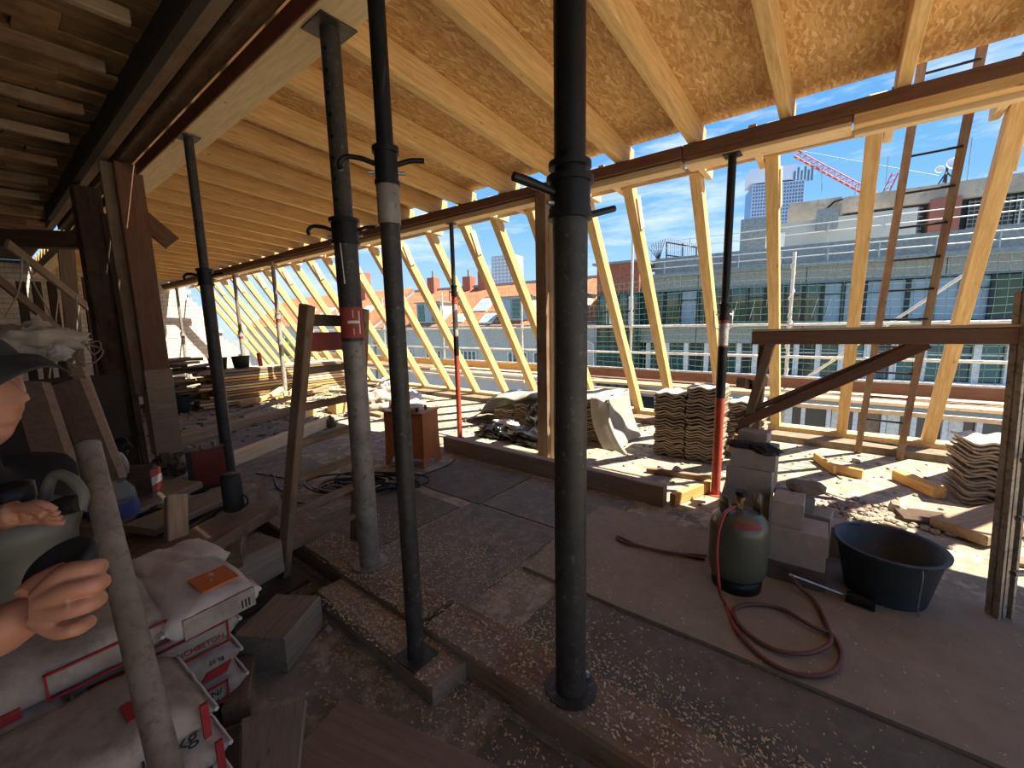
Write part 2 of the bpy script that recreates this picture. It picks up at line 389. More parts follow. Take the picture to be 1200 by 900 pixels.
# new ceiling of chipboard on joists
TA = math.tan(math.radians(4.6))
zu = lambda x: 2.905 + (3.75-x)*TA      # joist underside
CEIL = MB()
CEIL.add([(x, y, zu(x)+.195+dz) for dz in (0, .022) for x, y in ((1.20, -2.6), (3.95, -2.6), (3.95, 16.5), (1.20, 16.5))],
         [(3, 2, 1, 0), (4, 5, 6, 7), (0, 1, 5, 4), (1, 2, 6, 5), (2, 3, 7, 6), (3, 0, 4, 7)])
CEIL = struct(obj('ceiling', CEIL, 'osb', None, T(1.2, -4, 3.2)))
yj = [-1.45, -.83, -.2, .42, 1.05, 1.68, 2.35, 3.0, 3.67, 4.2, 4.85] + [5.45+.6*i for i in range(18)]
for i, y in enumerate(yj):
    a = random.uniform(-.02, .02)
    beam('joist', (1.16, y, zu(1.16)+.096), (4.02+a, y, zu(4.02)+.096), .072, .192, 'spruce', CEIL)
# purlin under the joists (pale) and the older beams beside it
beam('purlin', (1.25, -3.5, 3.035), (1.27, 16.4, 3.035), .21, .17, 'spruce_pale', CEIL, b=.006)
# eave beam: brown plank over a pale double plank, in lengths
beam('eave_beam', (3.84, -3.0, 2.855), (3.84, 1.12, 2.855), .17, .09, 'wood_red', CEIL)
beam('eave_beam', (3.84, 1.13, 2.855), (3.84, 8.15, 2.855), .17, .09, 'wood_red', CEIL)
beam('eave_beam', (3.84, 8.16, 2.84), (3.84, 16.4, 2.83), .17, .10, 'wood_red', CEIL)
beam('eave_plank', (3.87, 1.15, 2.775), (3.87, 8.8, 2.765), .14, .06, 'spruce_pale', CEIL)
beam('eave_plank', (3.87, 8.9, 2.76), (3.87, 16.4, 2.75), .14, .06, 'spruce_pale', CEIL)
beam('eave_beam', (3.81, .04, 2.79), (3.81, 1.10, 2.79), .11, .038, 'wood_red', CEIL)
beam('eave_plank', (3.855, .04, 2.755), (3.855, 1.10, 2.755), .20, .03, 'spruce_pale', CEIL)
beam('eave_plank', (3.80, -3.0, 2.775), (3.80, .03, 2.775), .09, .07, 'spruce', CEIL)
beam('eave_plank', (3.89, -3.0, 2.745), (3.89, .02, 2.745), .08, .075, 'spruce_pale', CEIL)
beam('eave_block', (3.75, 2.15, 2.965), (3.75, 2.26, 2.965), .10, .12, 'wood_red', CEIL)
# old roof over the left part: stained boards on joists
OLD = struct(obj('ceiling', MB().box(-2.2, 1.16, -2.6, 16.5, 3.34, 3.37), 'wood_dark'))
y = 1.2
rb = random.Random(5)
while y < 11:
    wd = rb.uniform(.15, .21); xs = [-2.1, rb.uniform(-.3, .55), .98]
    for a, b_ in zip(xs, xs[1:]):
        z = 3.12 + rb.uniform(-.012, .012) + .03*rb.random()
        beam('ceiling_board', (a+.004, y+wd/2, z), (b_-.004, y+wd/2, z), wd-.008, .024, 'board_old', OLD, b=.003)
    y += wd
for i, y in enumerate([.9, 1.75, 2.42, 2.97, 3.62, 4.4, 5.12, 5.9, 6.7, 7.5, 8.4, 9.4, 10.5]):
    beam('old_joist', (-2.1, y, 3.075), (.70, y, 3.075), .05, .07, 'wood_brown' if i % 3 else 'wood_dusty', OLD, b=.006)
beam('old_purlin', (1.078, -3.6, 3.13), (1.078, 9.5, 3.13), .12, .16, 'wood_brown', OLD, b=.01)
beam('old_purlin', (.935, -3.6, 3.12), (.935, 9.5, 3.12), .085, .14, 'wood_brown', OLD, b=.008)
beam('purlin_side', (1.141, -2.5, 3.0), (1.155, 9.5, 3.0), .012, .10, 'purlin_shade', OLD)  # thin added board, the purlin's shaded side put into its colour
beam('black_beam', (.83, -3.6, 3.08), (.83, 8.3, 3.06), .07, .20, 'black_wood_shade', OLD, b=.01)
# white sand-lime brick gable at the far end, one brick each
WALL = struct(obj('wall_back', MB().box(-2.2, 6.2, 16.42, 16.62, 0, 3.3), 'mortar')) if False else None
mbw = MB(); nx = 0; rows = 24; bh = .125; bl = .25
def gable_x(z): return 6.28 - (z+.2)/1.60
mbw.add([(x, yy, z) for yy in (16.44, 16.6) for x, z in ((-2.2, 0), (6.15, 0), (4.25, 2.78), (4.25, 3.33), (-2.2, 3.33))],
        [(0, 1, 2, 3, 4), (9, 8, 7, 6, 5), (0, 5, 6, 1), (1, 6, 7, 2), (2, 7, 8, 3), (3, 8, 9, 4), (4, 9, 5, 0)])
WALL = struct(obj('wall_back', mbw, 'mortar', None, T(2, 16.5, 0)))
brick_me = MB().box(-.121, .121, -.03, .05, -.057, .057, None, .004).mesh('brick', 'brick_white')
cells = []
for r in range(26):
    z = bh*r+.0625; xo = (.125 if r % 2 else 0)
    k = 0
    while True:
        xx = 6.1 - xo - .25*k - .125; k += 1
        if xx < -2.0: break
        if xx + .125 > gable_x(z): continue
        cells.append((xx, z))
vis = sorted(cells, key=lambda c: (-(c[0] > 1.3), c[1] < .6, -c[0]))
for xx, z in vis[:300]:
    o = bpy.data.objects.new('brick', brick_me); link(o, WALL, T(xx, 16.42+random.uniform(-.004, .004), z))
mr = MB()
for xx, z in vis[300:]: mr.box(xx-.121, xx+.121, 16.39, 16.45, z-.057, z+.057)
o = obj('brickwork', mr, 'brick_white', WALL); o['kind'] = 'stuff'
struct(obj('floor', MB().box(-2.2, 6.62, -14, -4.0, -.28, 0), 'bounce_pale'))  # unseen floor added behind the camera to bounce warm sunlight inside
struct(obj('wall_bounce', MB().box(-2.2, 6.1, -14.2, -14.0, -.3, 4.5), 'bounce_pale'))  # unseen pale wall added at the back of the bounce floor, for fill
struct(obj('wall_left', MB().box(-2.4, -2.2, -3, 16.6, -.2, 3.4), 'mortar'))

# ================= OUTSIDE =================
th = math.radians(5.74); FM = T(24, 0, 0, th)
ex = Vector((math.cos(th), math.sin(th), 0)); ey = Vector((-math.sin(th), math.cos(th), 0))
street = struct(obj('floor', MB().box(-60, 700, -500, 700, -15.3, -15), 'street'))
# --- own house below the sill, so the edge has a wall under it
struct(obj('wall_front', MB().box(6.3, 6.6, -4, 16.5, -15, -.28), 'render_pale'))

def lb(mb, x0, x1, y0, y1, z0, z1): return mb.box(x0, x1, y0, y1, z0, z1, FM)
# modern office house across the street
G = thing('office_building', 'grey aggregate-panel office building with two strips of dark windows across the street', 'building', (24, 0, -15), th)
YL, YR = 10.6, -30
def bands(name, z0, z1, xo, mat, y0=YR, y1=YL, step=None, th_=.5):
    if not step: return obj(name, lb(MB(), xo, xo+th_, y0, y1, z0, z1), mat, G, FM @ T(xo, 0, z0))
    y = y1
    while y > y0:
        obj(name, lb(MB(), xo, xo+th_, max(y0, y-step+.03), y, z0, z1), mat, G, FM @ T(xo, y, z0)); y -= step
obj('core', lb(MB(), .45, 14, YR, YL, -15, 3.9), 'dark_room', G, FM)
bands('concrete_panel', 3.02, 3.72, 0, 'aggregate', step=4.6, y0=-16)
bands('concrete_panel', .24, 1.06, 0, 'aggregate', step=4.6, y0=-16)
bands('concrete_panel', -2.8, -1.75, .0, 'aggregate', step=4.6, y0=-16)
bands('concrete_panel', -6.4, -5.0, .0, 'aggregate', step=6, y0=-16)
bands('sill_strip', 1.06, 1.2, -.12, 'frame_blue'); bands('sill_strip', 2.98, 3.03, -.06, 'frame_blue'); bands('cornice', 3.72, 3.92, -.18, 'zinc')
bands('sill_strip', -1.42, -1.3, -.10, 'frame_white'); bands('concrete_panel', -1.75, -1.42, 0, 'aggregate')
# upper window strip: glass panes with dark frames; to the right, reflected sky put into the pane colour
edges = [10.45, 9.55, 8.75, 7.7, 6.9, 6.0, 5.3, 4.5, 3.75, 3.0, 2.2, 1.45, .75, 0, -.75, -1.4, -2.15, -2.95, -3.75, -4.6, -5.5, -6.4, -7.4]
gp = []
for i, (a, b_) in enumerate(zip(edges, edges[1:])):
    o = obj('window', lb(MB(), .30, .36, b_+.07, a-.07, 1.24, 2.94), 'glass_sky' if (-4.4 < a < .9 or i in (1, 4)) else 'glass_teal', G, FM @ T(.3, a, 1.2))
    obj('frame', lb(MB(), .12, .40, a-.07, a+.07, 1.2, 2.98), 'frame_dark', o, FM @ T(.12, a, 1.2))
    if i % 2 == 0: obj('transom', lb(MB(), .22, .32, b_+.07, a-.07, 2.45, 2.50), 'frame_dark', o, FM @ T(.2, a, 2.4))
# white vertical blinds seen leaning in the windows
for i, y in enumerate([7.0, 6.15, 5.5, 4.95, 4.35, 3.6, 3.0, 2.45, 2.05, 1.6, 1.1, .6]):
    p = FM @ Vector((.27, y, 1.45)); q = FM @ Vector((.27, y+random.uniform(-.22, .0), 2.35))
    obj('blind_strip', MB().bar(p, q, .02, .15, up=ex), 'curtain', G, Matrix.Translation(p))
# lower strip
edges = [9.2, 8.5, 7.6, 6.5, 5.5, 4.8, 4.0, 3.3, 2.45, 1.6, .75, -.1, -1.0, -1.9, -2.7, -3.6, -4.4, -5.3, -6.2, -7.2]
for i, (a, b_) in enumerate(zip(edges, edges[1:])):
    o = obj('window', lb(MB(), .30, .36, b_+.12, a-.12, -1.28, .2), 'glass_teal' if i % 3 else 'glass_dark', G, FM @ T(.3, a, -1.3))
    obj('frame', lb(MB(), .10, .42, a-(.24 if i % 3 == 2 else .12), a+.10, -1.3, .24), 'frame_white', o, FM @ T(.12, a, -1.3))
    obj('transom', lb(MB(), .20, .32, b_+.12, a-.12, -.22, -.17), 'frame_white', o, FM @ T(.2, a, -.2))
# the floor below with curtains
for i in range(17):
    a = 7.9-i*.98; wd = .80
    o = obj('window', lb(MB(), .30, .36, a-wd, a, -5.0, -2.85), 'glass_dark', G, FM @ T(.3, a, -5))
    obj('frame', lb(MB(), .12, .40, a, a+.17, -5.0, -2.8), 'frame_white', o, FM @ T(.12, a, -5))
    if i % 2 == 0: obj('curtain', lb(MB(), .24, .29, a-.46, a-.04, -5.0, -2.85), 'curtain', o, FM @ T(.2, a, -5))
    elif i % 3 == 0: obj('curtain', lb(MB(), .24, .29, a-.78, a-.1, -5.0, -2.85), 'cardboard', o, FM @ T(.2, a, -5))
# glazed stair tower at the left end of the office building
obj('stair_glass', lb(MB(), -.5, .4, 8.9, 11.2, -6, 2.95), 'glass_teal', G, FM @ T(-.5, 9, -6))
for y in (8.9, 9.5, 10.05, 10.6, 11.2): obj('mullion', lb(MB(), -.58, -.49, y-.05, y+.05, -6, 2.98), 'frame_dark', G, FM @ T(-.58, y, -6))
for z in (2.95, 2.0, 1.1, .2, -.75, -1.7): obj('mullion', lb(MB(), -.58, -.49, 8.85, 11.25, z-.05, z+.05), 'frame_dark', G, FM @ T(-.58, 9, z))
for y in (9.15, 10.3): obj('blind', lb(MB(), -.54, -.505, y, y+.42, 1.3, 2.8), 'curtain', G, FM @ T(-.5, y, 1.3))
obj('concrete_panel', lb(MB(), -.5, .5, 8.9, 11.3, 3.0, 4.6), 'brickred', G, FM @ T(-.5, 9, 3))
obj('roof_slab', lb(MB(), -.7, 3, 8.6, 11.5, 4.6, 4.72), 'zinc', G, FM @ T(-.7, 9, 4.6))
# roof-edge railing
def rail(zs, xo, y0, y1, post, zb, mat='galvanised', r=.025, parent=G):
    for z in zs:
        obj('rail', MB().cyl(FM @ Vector((xo, y0, z)), FM @ Vector((xo, y1, z)), r, n=6), mat, parent, FM @ T(xo, y0, z))
    y = y0
    while y > y1:
        obj('rail_post', MB().cyl(FM @ Vector((xo, y, zb)), FM @ Vector((xo, y, zs[0])), r, n=6), mat, parent, FM @ T(xo, y, zb)); y -= post
rail((4.55, 4.22), -.05, 11.2, -9, 1.75, 3.9)
rail((6.0, 5.6), 2.4, 9.0, -9.5, 2.1, 5.0)
# upper set-back: parapet, light fascia, plant room, louvres
obj('roof_terrace', lb(MB(), 1.2, 14, -16, 8.5, 3.9, 4.9), 'zinc', G, FM @ T(1.2, 0, 3.9))
obj('fascia', lb(MB(), 4.5, 13, -3, 3.1, 4.9, 6.6), 'render_pale', G, FM @ T(4.5, 0, 5))
obj('penthouse', lb(MB(), 6.0, 14, -16, -.3, 4.9, 6.95), 'dark_room', G, FM @ T(6, 0, 5))
for k in range(16):
    y = -.35-k*.78
    if 3.35 < -y < 4.6: continue
    f = obj('louvre_panel', lb(MB(), 5.86, 6.0, y-.74, y, 5.25, 6.85), 'louvre', G, FM @ T(5.9, y, 5.2))
    mb = MB()
    for j in range(8): lb(mb, 5.80, 5.86, y-.74, y, 5.33+j*.2, 5.37+j*.2)
    for j in range(4): lb(mb, 5.82, 5.86, y-.05-j*.19, y-.03-j*.19, 5.25, 6.85)
    obj('slats', mb, 'zinc', f, FM @ T(5.8, y, 5.2))
obj('rust_panel', lb(MB(), 5.5, 6.0, -4.72, -3.62, 5.1, 7.05), 'rust_panel', G, FM @ T(5.8, -4, 5.2))
obj('roof_band', lb(MB(), 5.6, 14, -16, -.2, 6.95, 7.75), 'weathered_stone', G, FM @ T(5.6, 0, 7))
obj('plant_room', lb(MB(), 7.2, 12, -.25, 2.3, 6.4, 8.15), 'weathered_stone', G, FM @ T(7.2, 0, 7))
obj('vent_box', lb(MB(), 4.0, 5.2, .1, 1.0, 6.0, 7.0), 'zinc', G, FM @ T(4, 0, 6))
obj('wall_door', lb(MB(), 4.42, 4.5, 2.35, 3.0, 4.9, 6.1), 'far_white', G, FM @ T(4.4, 2.4, 5))
obj('roof_hatch', lb(MB(), 2.6, 4.4, 3.2, 4.4, 4.9, 6.7), 'zinc', G, FM @ T(2.6, 3.2, 5))
mb = MB()
mb.tube([FM @ Vector(p) for p in ((7.15, 1.0, 6.4), (7.12, .7, 7.3), (7.1, .1, 7.9), (6.9, -.6, 8.0))], .05, 6); obj('black_pipe', mb, 'steel_black', G, FM @ T(7, 1, 6))
dish = thing('satellite_dish', 'white satellite dish on a dark tripod atop the office building roof', 'antenna', tuple(FM @ Vector((6.6, -4.3, 7.75))), th)
DM = WM[dish]
mb = MB(); 
for a in (0, 2.1, 4.2): mb.cyl(DM @ Vector((.55*math.cos(a+.6), .55*math.sin(a+.6), 0)), DM @ Vector((0, 0, .75)), .035, n=6)
obj('tripod', mb, 'frame_dark', dish)
obj('dish', MB().lathe([(0, .08), (.16, .10), (.28, .19), (.30, .2), (.28, .16), (.14, .04), (0, .02)], 16, DM @ T(-.05, -.18, 1.0, 0, 0, -1.3)), 'far_white', dish)
obj('dish', MB().lathe([(0, .05), (.1, .06), (.18, .12), (.19, .12), (.1, .02), (0, .0)], 12, DM @ T(-.05, .3, .85, 0, 0, -1.3)), 'far_white', dish)
obj('mast', MB().cyl(DM @ Vector((0, 0, 0)), DM @ Vector((0, 0, 1.05)), .05, n=8), 'frame_dark', dish)
for i, (yy, zz, h) in enumerate([(-2.2, 7.7, 2.4), (-5.4, 7.7, 2.6), (-6.6, 7.7, 1.6), (-.9, 7.7, 1.2)]):
    o = obj('antenna_rod', MB().cyl(FM @ Vector((8, yy, zz)), FM @ Vector((8, yy, zz+h)), .022, n=5), 'zinc', None, FM @ T(8, yy, zz))
    tag(o, ['thin antenna rod on the office roof left of the satellite dish', 'thin antenna rod on the office roof just right of the satellite dish', 'shorter thin antenna rod furthest right on the office roof', 'short thin rod at the left end of the office penthouse roof'][i], 'antenna', 'antenna rods on the office roof')
# old houses to the left with tiled roofs
H = thing('old_house', 'pale grey rendered old house with orange tiled roof and dormers, left of the office building', 'building', tuple(FM @ Vector((0, 20, -15))), th)
obj('house_wall', lb(MB(), .0, 10, 11.3, 31, -15, 1.22), 'render_grey', H, FM @ T(0, 20, -15))
obj('gutter', lb(MB(), -.22, .05, 11.3, 31, 1.18, 1.34), 'zinc', H, FM @ T(0, 20, 1.2))
RA = math.atan2(4.55-1.3, 5.0)
RM = FM @ T(0, 0, 1.3) @ Matrix.Rotation(-RA, 4, 'Y')
RL = math.hypot(5, 3.25)
obj('roof_deck', MB().box(0, RL, 11.3, 31, -.2, 0, RM), 'brickred', H, RM)
obj('roof_deck', lb(MB(), 5, 10, 11.3, 31, 1.3, 4.5), 'zinc', H, FM @ T(5, 20, 1.3))
obj('ridge_cap', lb(MB(), 4.8, 5.3, 11.3, 31, 4.5, 4.68), 'zinc', H, FM @ T(5, 20, 4.5))
cut = [(12.6, 14.6, .9, 2.9), (16.1, 18.6, .9, 3.2), (20.6, 21.9, 1.9, 3.9), (19.2, 20.3, .3, 1.7), (24.0, 26.5, .8, 3.2), (21.9, 22.9, .5, 1.8)]
mb = MB()
for r in range(16):
    for c in range(100):
        y = 11.4 + c*.196; xx = r*RL/16
        if any(a-.1 < y < b_ and d0-.35 < xx < d1 for a, b_, d0, d1 in cut): continue
        mb.box(xx, xx+RL/16+.05, y, y+.17, .0, .045+.02*((c*7+r*3) % 3)/3, RM @ Matrix.Rotation(.0, 4, 'Y'))
o = obj('roof_tiles', mb, 'terracotta', H, RM); o['kind'] = 'stuff'
for i, (a, b_, d0, d1) in enumerate(cut):
    if i in (0, 1, 4):   # glazed dormers
        x0 = d0*math.cos(RA)-.25; z0 = 1.3+d0*math.sin(RA)-.1
        o = obj('dormer', lb(MB(), x0, x0+2.6, a, b_, z0, z0+1.5), 'render_pale', H, FM @ T(x0, a, z0))
        obj('dormer_roof', lb(MB(), x0-.15, x0+2.7, a-.12, b_+.12, z0+1.5, z0+1.6), 'zinc', o, FM @ T(x0, a, z0))
        n = 3
        for k in range(n):
            s = (b_-a-.2)/n
            obj('dormer_window', lb(MB(), x0-.05, x0+.02, a+.1+k*s+.05, a+.1+(k+1)*s-.05, z0+.12, z0+1.38), 'glass_sky' if (k+i) % 2 else 'glass_teal', o, FM @ T(x0, a, z0))
    else:
        f = obj('skylight', MB().box(d0, d1-.3, a, b_, .02, .16, RM), 'frame_white', H, RM @ T(d0, a, 0))
        obj('skylight_pane', MB().box(d0+.12, d1-.42, a+.12, b_-.12, .16, .18, RM), 'glass_sky', f, RM @ T(d0, a, 0))
for y in (15.0, 17.0, 21.2, 24.5, 27.5, 29.5):
    f = obj('window', lb(MB(), -.04, .02, y-.75, y+.75, -1.2, -.45), 'glass_dark', H, FM @ T(0, y, -1.2))
    mb = MB()
    for yy in (-.75, -.38, 0, .38, .75): lb(mb, -.09, -.03, y+yy-.05, y+yy+.05, -1.25, -.4)
    for zz in (-1.22, -.43): lb(mb, -.09, -.03, y-.8, y+.8, zz-.04, zz+.04)
    obj('window_frame', mb, 'frame_white', f, FM @ T(0, y, -1.2))
obj('downpipe', MB().tube([FM @ Vector(p) for p in ((-.15, 12.4, 1.2), (-.15, 12.3, .5), (-.15, 11.6, .15), (-.15, 11.5, -4))], .06, 6), 'far_white', H, FM @ T(0, 12, 1))
for y, hh in ((23.0, 1.1), (24.6, .8), (28.6, 1.0)):
    f = obj('chimney', lb(MB(), 4.4, 5.2, y-.4, y+.4, 4.2, 4.6+hh), 'brickred', H, FM @ T(4.4, y, 4.2))
    obj('chimney_pot', MB().cyl(FM @ Vector((4.8, y, 4.6+hh)), FM @ Vector((4.8, y, 5.2+hh)), .12, n=8), 'zinc', f, FM @ T(4.8, y, 5))
H2 = thing('old_house', 'farther old house with orange tiled roof and tall chimney, at the row\'s left end', 'building', tuple(FM @ Vector((0, 36, -15))), th)
obj('house_wall', lb(MB(), .0, 10, 31.3, 52, -15, 1.6), 'render_pale', H2, FM @ T(0, 36, -15))
RM2 = FM @ T(0, 0, 1.6) @ Matrix.Rotation(-RA, 4, 'Y')
obj('roof_deck', MB().box(0, RL, 31.3, 52, -.2, 0, RM2), 'terracotta', H2, RM2)
mb = MB()
for r in range(14):
    for c in range(70): mb.box(r*RL/14, (r+1)*RL/14+.04, 31.4+c*.294, 31.4+c*.294+.26, 0, .05+.02*((c*5+r) % 3)/3, RM2)
o = obj('roof_tiles', mb, 'terracotta', H2, RM2); o['kind'] = 'stuff'
obj('chimney', lb(MB(), 3.6, 4.4, 36.4, 37.4, 3.6, 6.6), 'brickred', H2, FM @ T(3.6, 36, 4))
for y in (33.5, 36.5, 39.5, 42.5):
    f = obj('window', lb(MB(), -.04, .02, y-.6, y+.6, -1.6, -.4), 'glass_dark', H2, FM @ T(0, y, -1.2))
    obj('window_frame', lb(MB(), -.08, -.03, y-.06, y+.06, -1.6, -.4), 'frame_white', f, FM @ T(0, y, -1.2))
    f = obj('skylight', MB().box(1.5, 3.0, y, y+1.2, .04, .16, RM2), 'frame_white', H2, RM2 @ T(1.5, y, 0))
    obj('skylight_pane', MB().box(1.65, 2.85, y+.15, y+1.05, .16, .18, RM2), 'glass_sky', f, RM2 @ T(1.5, y, 0))
H3 = thing('grey_house', 'distant low grey house seen through the far rafters above the plank stack', 'building', (8, 60, -15))
obj('house_wall', MB().box(2, 14, 54, 66, -15, 3.0), 'far_grey', H3); obj('roof', MB().box(1.4, 14.5, 53.4, 66.5, 3.0, 3.6), 'zinc', H3)
obj('upper_storey', MB().box(3, 12, 56, 64, 3.6, 5.6), 'far_white', H3)
for k in range(4): obj('window', MB().box(3.4+k*2.7, 5.0+k*2.7, 53.9, 54.05, .2, 2.0), 'glass_dark', H3)
# fence-like frame with rods on the office roof
RG = thing('roof_rod_frame', 'dark rod framework standing on the far roof between two rafters', 'frame', tuple(FM @ Vector((6, 10, 4.6))), th)
P = lambda px, py: at(px, py, X=31)
mb = MB()
for (a, b_) in (((781, 284), (781, 310)), ((800, 285), (800, 309)), ((816, 290), (816, 308)), ((781, 284), (817, 290)), ((781, 299), (817, 304))): mb.cyl(P(*a), P(*b_), .05, n=6)
obj('frame', mb, 'frame_dark', RG)
for k in range(14): obj('rod', MB().cyl(P(783+k*2.5, 279+k*.5), P(783+k*2.5, 303+k*.3), .02, n=4), 'zinc', RG)
for k in range(8): obj('rod', MB().cyl(P(772, 306), P(760+k*2.8, 290-10*math.sin(k/8*1.6)), .025, n=4), 'frame_dark', RG)
obj('base', MB().bar(P(745, 313), P(820, 311), 3, .5), 'weathered_stone', RG)
# far tower, white blocks, cranes
def tower(name, label, ctr, wx, wy, z1, yaw, mats, nx, ny, nz_, z0=-15):
    t = thing(name, label, 'building', (*ctr, z0), yaw); M = T(*ctr, 0, yaw)
    obj('body', MB().box(-wx/2, wx/2, -wy/2, wy/2, z0, z1, M), mats[0], t)
    for nm, mt, fn in (('grid_left', mats[1], 0), ('grid_right', mats[2], 1)):
        mb = MB(); h0 = 12
        for j in range(nz_+1):
            z = h0+(z1-h0)*j/nz_
            mb.box(*((-wx/2-.35, -wx/2, -wy/2, wy/2) if fn == 0 else (-wx/2, wx/2, -wy/2-.35, -wy/2)), z-.35, z+.35, M)
        n = ny if fn == 0 else nx
        for i in range(n+1):
            if fn == 0: y = -wy/2+wy*i/n; mb.box(-wx/2-.35, -wx/2, y-.22, y+.22, h0, z1, M)
            else: x = -wx/2+wx*i/n; mb.box(x-.22, x+.22, -wy/2-.35, -wy/2, h0, z1, M)
        o = obj(nm, mb, mt, t); o['kind'] = 'stuff'
    return t, M
t, M = tower('hotel_tower', 'tall blue glass high-rise tower with a roof sign box, far behind the roofs', (307, 38), 20, 26, 78, math.radians(20), ('tower_blue', 'tower_light', 'far_white'), 12, 18, 34)
obj('roof_box', MB().box(-8, 8, -9, 14, 80, 88, M), 'far_white', t); obj('roof_neck', MB().box(-6, 6, -9, 10, 78, 80, M), 'dark_room', t)
obj('mast', MB().cyl(M @ Vector((0, 8, 88)), M @ Vector((0, 8, 97)), .4, n=6), 'zinc', t)
for k in range(6): obj('roof_sign', MB().box(-8.6, -8.2, -10-k*1.7+1, -10-k*1.7+2.1, 78, 84+(k % 2)*2, M), 'frame_blue', t)
tower('white_tower', 'white residential tower block far away beside a rafter', (196, 155), 11, 14, 39, .2, ('far_white', 'far_grey', 'far_white'), 3, 6, 14)
tower('white_block', 'wide pale block of flats right of the white tower, far away', (214, 130), 10, 22, 30, .3, ('far_white', 'far_grey', 'far_grey'), 3, 8, 6)
def crane(name, label, a, b_, w):
    t = thing(name, label, 'crane', tuple(b_)); a = Vector(a); b_ = Vector(b_)
    M, l = frame(a, b_); ch = [(0, w/2, -w/2), (0, -w/2, -w/2), (0, 0, w/2)]
    mb = MB()
    for c in ch: mb.cyl(M @ Vector(c), M @ Vector((l, c[1], c[2])), w*.09, n=4)
    n = int(l/w/1.1)
    for i in range(n):
        x0, x1 = l*i/n, l*(i+.5)/n; x2 = l*(i+1)/n
        for p, q in (((x0, *ch[0][1:]), (x1, *ch[2][1:])), ((x1, *ch[2][1:]), (x2, *ch[0][1:])), ((x0, *ch[1][1:]), (x1, *ch[2][1:])), ((x0, *ch[0][1:]), (x2, *ch[1][1:]))):
            mb.cyl(M @ Vector(p), M @ Vector(q), w*.06, n=4, caps=False)
    obj('jib', mb, 'crane_red', t); return t
rr_ = lambda px, py, d: EYE + (lambda v: v/math.hypot(v.x, v.y)*d)(at(px, py, D=1)-EYE)
c1 = crane('tower_crane', 'long red lattice crane jib crossing the sky right of the high-rise', rr_(933, 180, 220), rr_(1030, 232, 220), 2.2)
obj('rope', MB().cyl(rr_(933, 176, 220), rr_(1100, 206, 220), .12, n=4), 'zinc', c1)
obj('mast', MB().cyl(rr_(1030, 232, 220), Vector((rr_(1030, 300, 220).x, rr_(1030, 300, 220).y, -15)), 1.2, n=4), 'crane_red', c1)
obj('hoist_rope', MB().cyl(rr_(963, 196, 220), rr_(963, 225, 220), .12, n=4), 'zinc', c1)
c2 = crane('luffing_crane', 'short red lattice crane boom rising just behind the stone roof band', rr_(1049, 203, 230), rr_(1038, 226, 230), 1.9)
v = rr_(1038, 226, 230); obj('mast', MB().cyl(v, Vector((v.x, v.y, -15)), 1.0, n=4), 'crane_red', c2)
# trees far between the houses
# --- scaffold of our own house
S = thing('scaffold', 'galvanised facade scaffold with guard rails, ledger braces and plank deck outside the rafters', 'scaffold', (7.3, 2, -.4))
for i, y in enumerate([-1.75, .60, 3.02, 5.5, 8.0, 10.5, 13.0, 15.5]):
    top = 2.42 if y == .60 else 3.5 if y == 3.02 else 2.3
    obj('standard', MB().cyl((7.42, y, -15), (7.42, y, top), .024, n=8), 'scaffold_steel', S, T(7.42, y, 0))
    obj('coupler', MB().cyl((7.42, y, 1.34), (7.42, y, 1.44), .036, n=8), 'scaffold_steel', S, T(7.42, y, 1.4))
for k, (z, y0, y1) in enumerate([(1.39, -3, 16), (.915, -3, 16), (.62, -3, 16)]):
    obj('guard_rail', MB().cyl((7.40, y0, z), (7.40, y1, z), .021 if k < 2 else .015, n=8), 'scaffold_steel', S, T(7.4, 0, z))
a = at(1130, 322, X=7.46); b_ = at(940, 446, X=7.46)
obj('brace', MB().cyl(a, b_, .02, n=8), 'scaffold_steel', S, Matrix.Translation(b_))
for k in range(4):
    for j, (y0, y1) in enumerate([(-3, .9), (.92, 4.3), (4.32, 8.0), (8.02, 12.0), (12.02, 16)]):
        beam('deck_board', (6.92+k*.22+.1, y0, .40-.0*k+random.uniform(-.01, .01)), (6.92+k*.22+.1, y1, .40+random.uniform(-.01, .01)), .20, .04, ['spruce_pale', 'plank_weathered', 'spruce_pale', 'wood_red'][(j+k) % 4], S)
for y0, y1, z in [(-3, .8, .53), (.82, 4.4, .53), (4.42, 9, .53), (9.02, 16, .53)]:
    beam('toe_board', (7.36, y0, z), (7.36, y1, z), .03, .15, 'wood_red' if y0 < 4 else 'spruce_orange', S)
beam('outer_board', (6.86, -3, .30), (6.86, 5, .30), .035, .055, 'cloth_pale', S)
beam('outer_board', (6.86, 5.05, .30), (6.86, 15, .30), .035, .055, 'cloth_pale', S)
mb = MB(); rn = random.Random(3)
NZ = 16; ny = 170
def netp(i, j):
    y = -2.9+i*.1; z = .62+j*.1
    return Vector((7.48+.03*nz((y, z, 0), 1.7), y+.03*nz((y, z, 3), 2.2), z+.03*nz((y, z, 9), 2.0)+.05*math.sin(y*1.25)*(j/NZ)))
for j in range(NZ+1):
    if j in ():
        continue
    for i in range(0, ny, 2): mb.cyl(netp(i, j), netp(i+2, j), .0032, n=3, caps=False)
for i in range(0, ny+1):
    for j in range(0, NZ, 2): mb.cyl(netp(i, j), netp(i, j+2), .0032, n=3, caps=False)
o = obj('safety_net', mb, 'net_green', None, T(7.48, 0, .6)); tag(o, 'green wire-mesh safety net hung along the scaffold guard rails', 'net')
mb = MB()
for i in range(26):
    a = i*1.1; z = .55+i*.072
    mb.v and None
mb.tube([(7.41+(.026+.012*math.sin(i*.37))*math.cos(i*.9), .60+(.026+.012*math.sin(i*.53))*math.sin(i*.9), .55+i*.033) for i in range(55)], .006, 5)
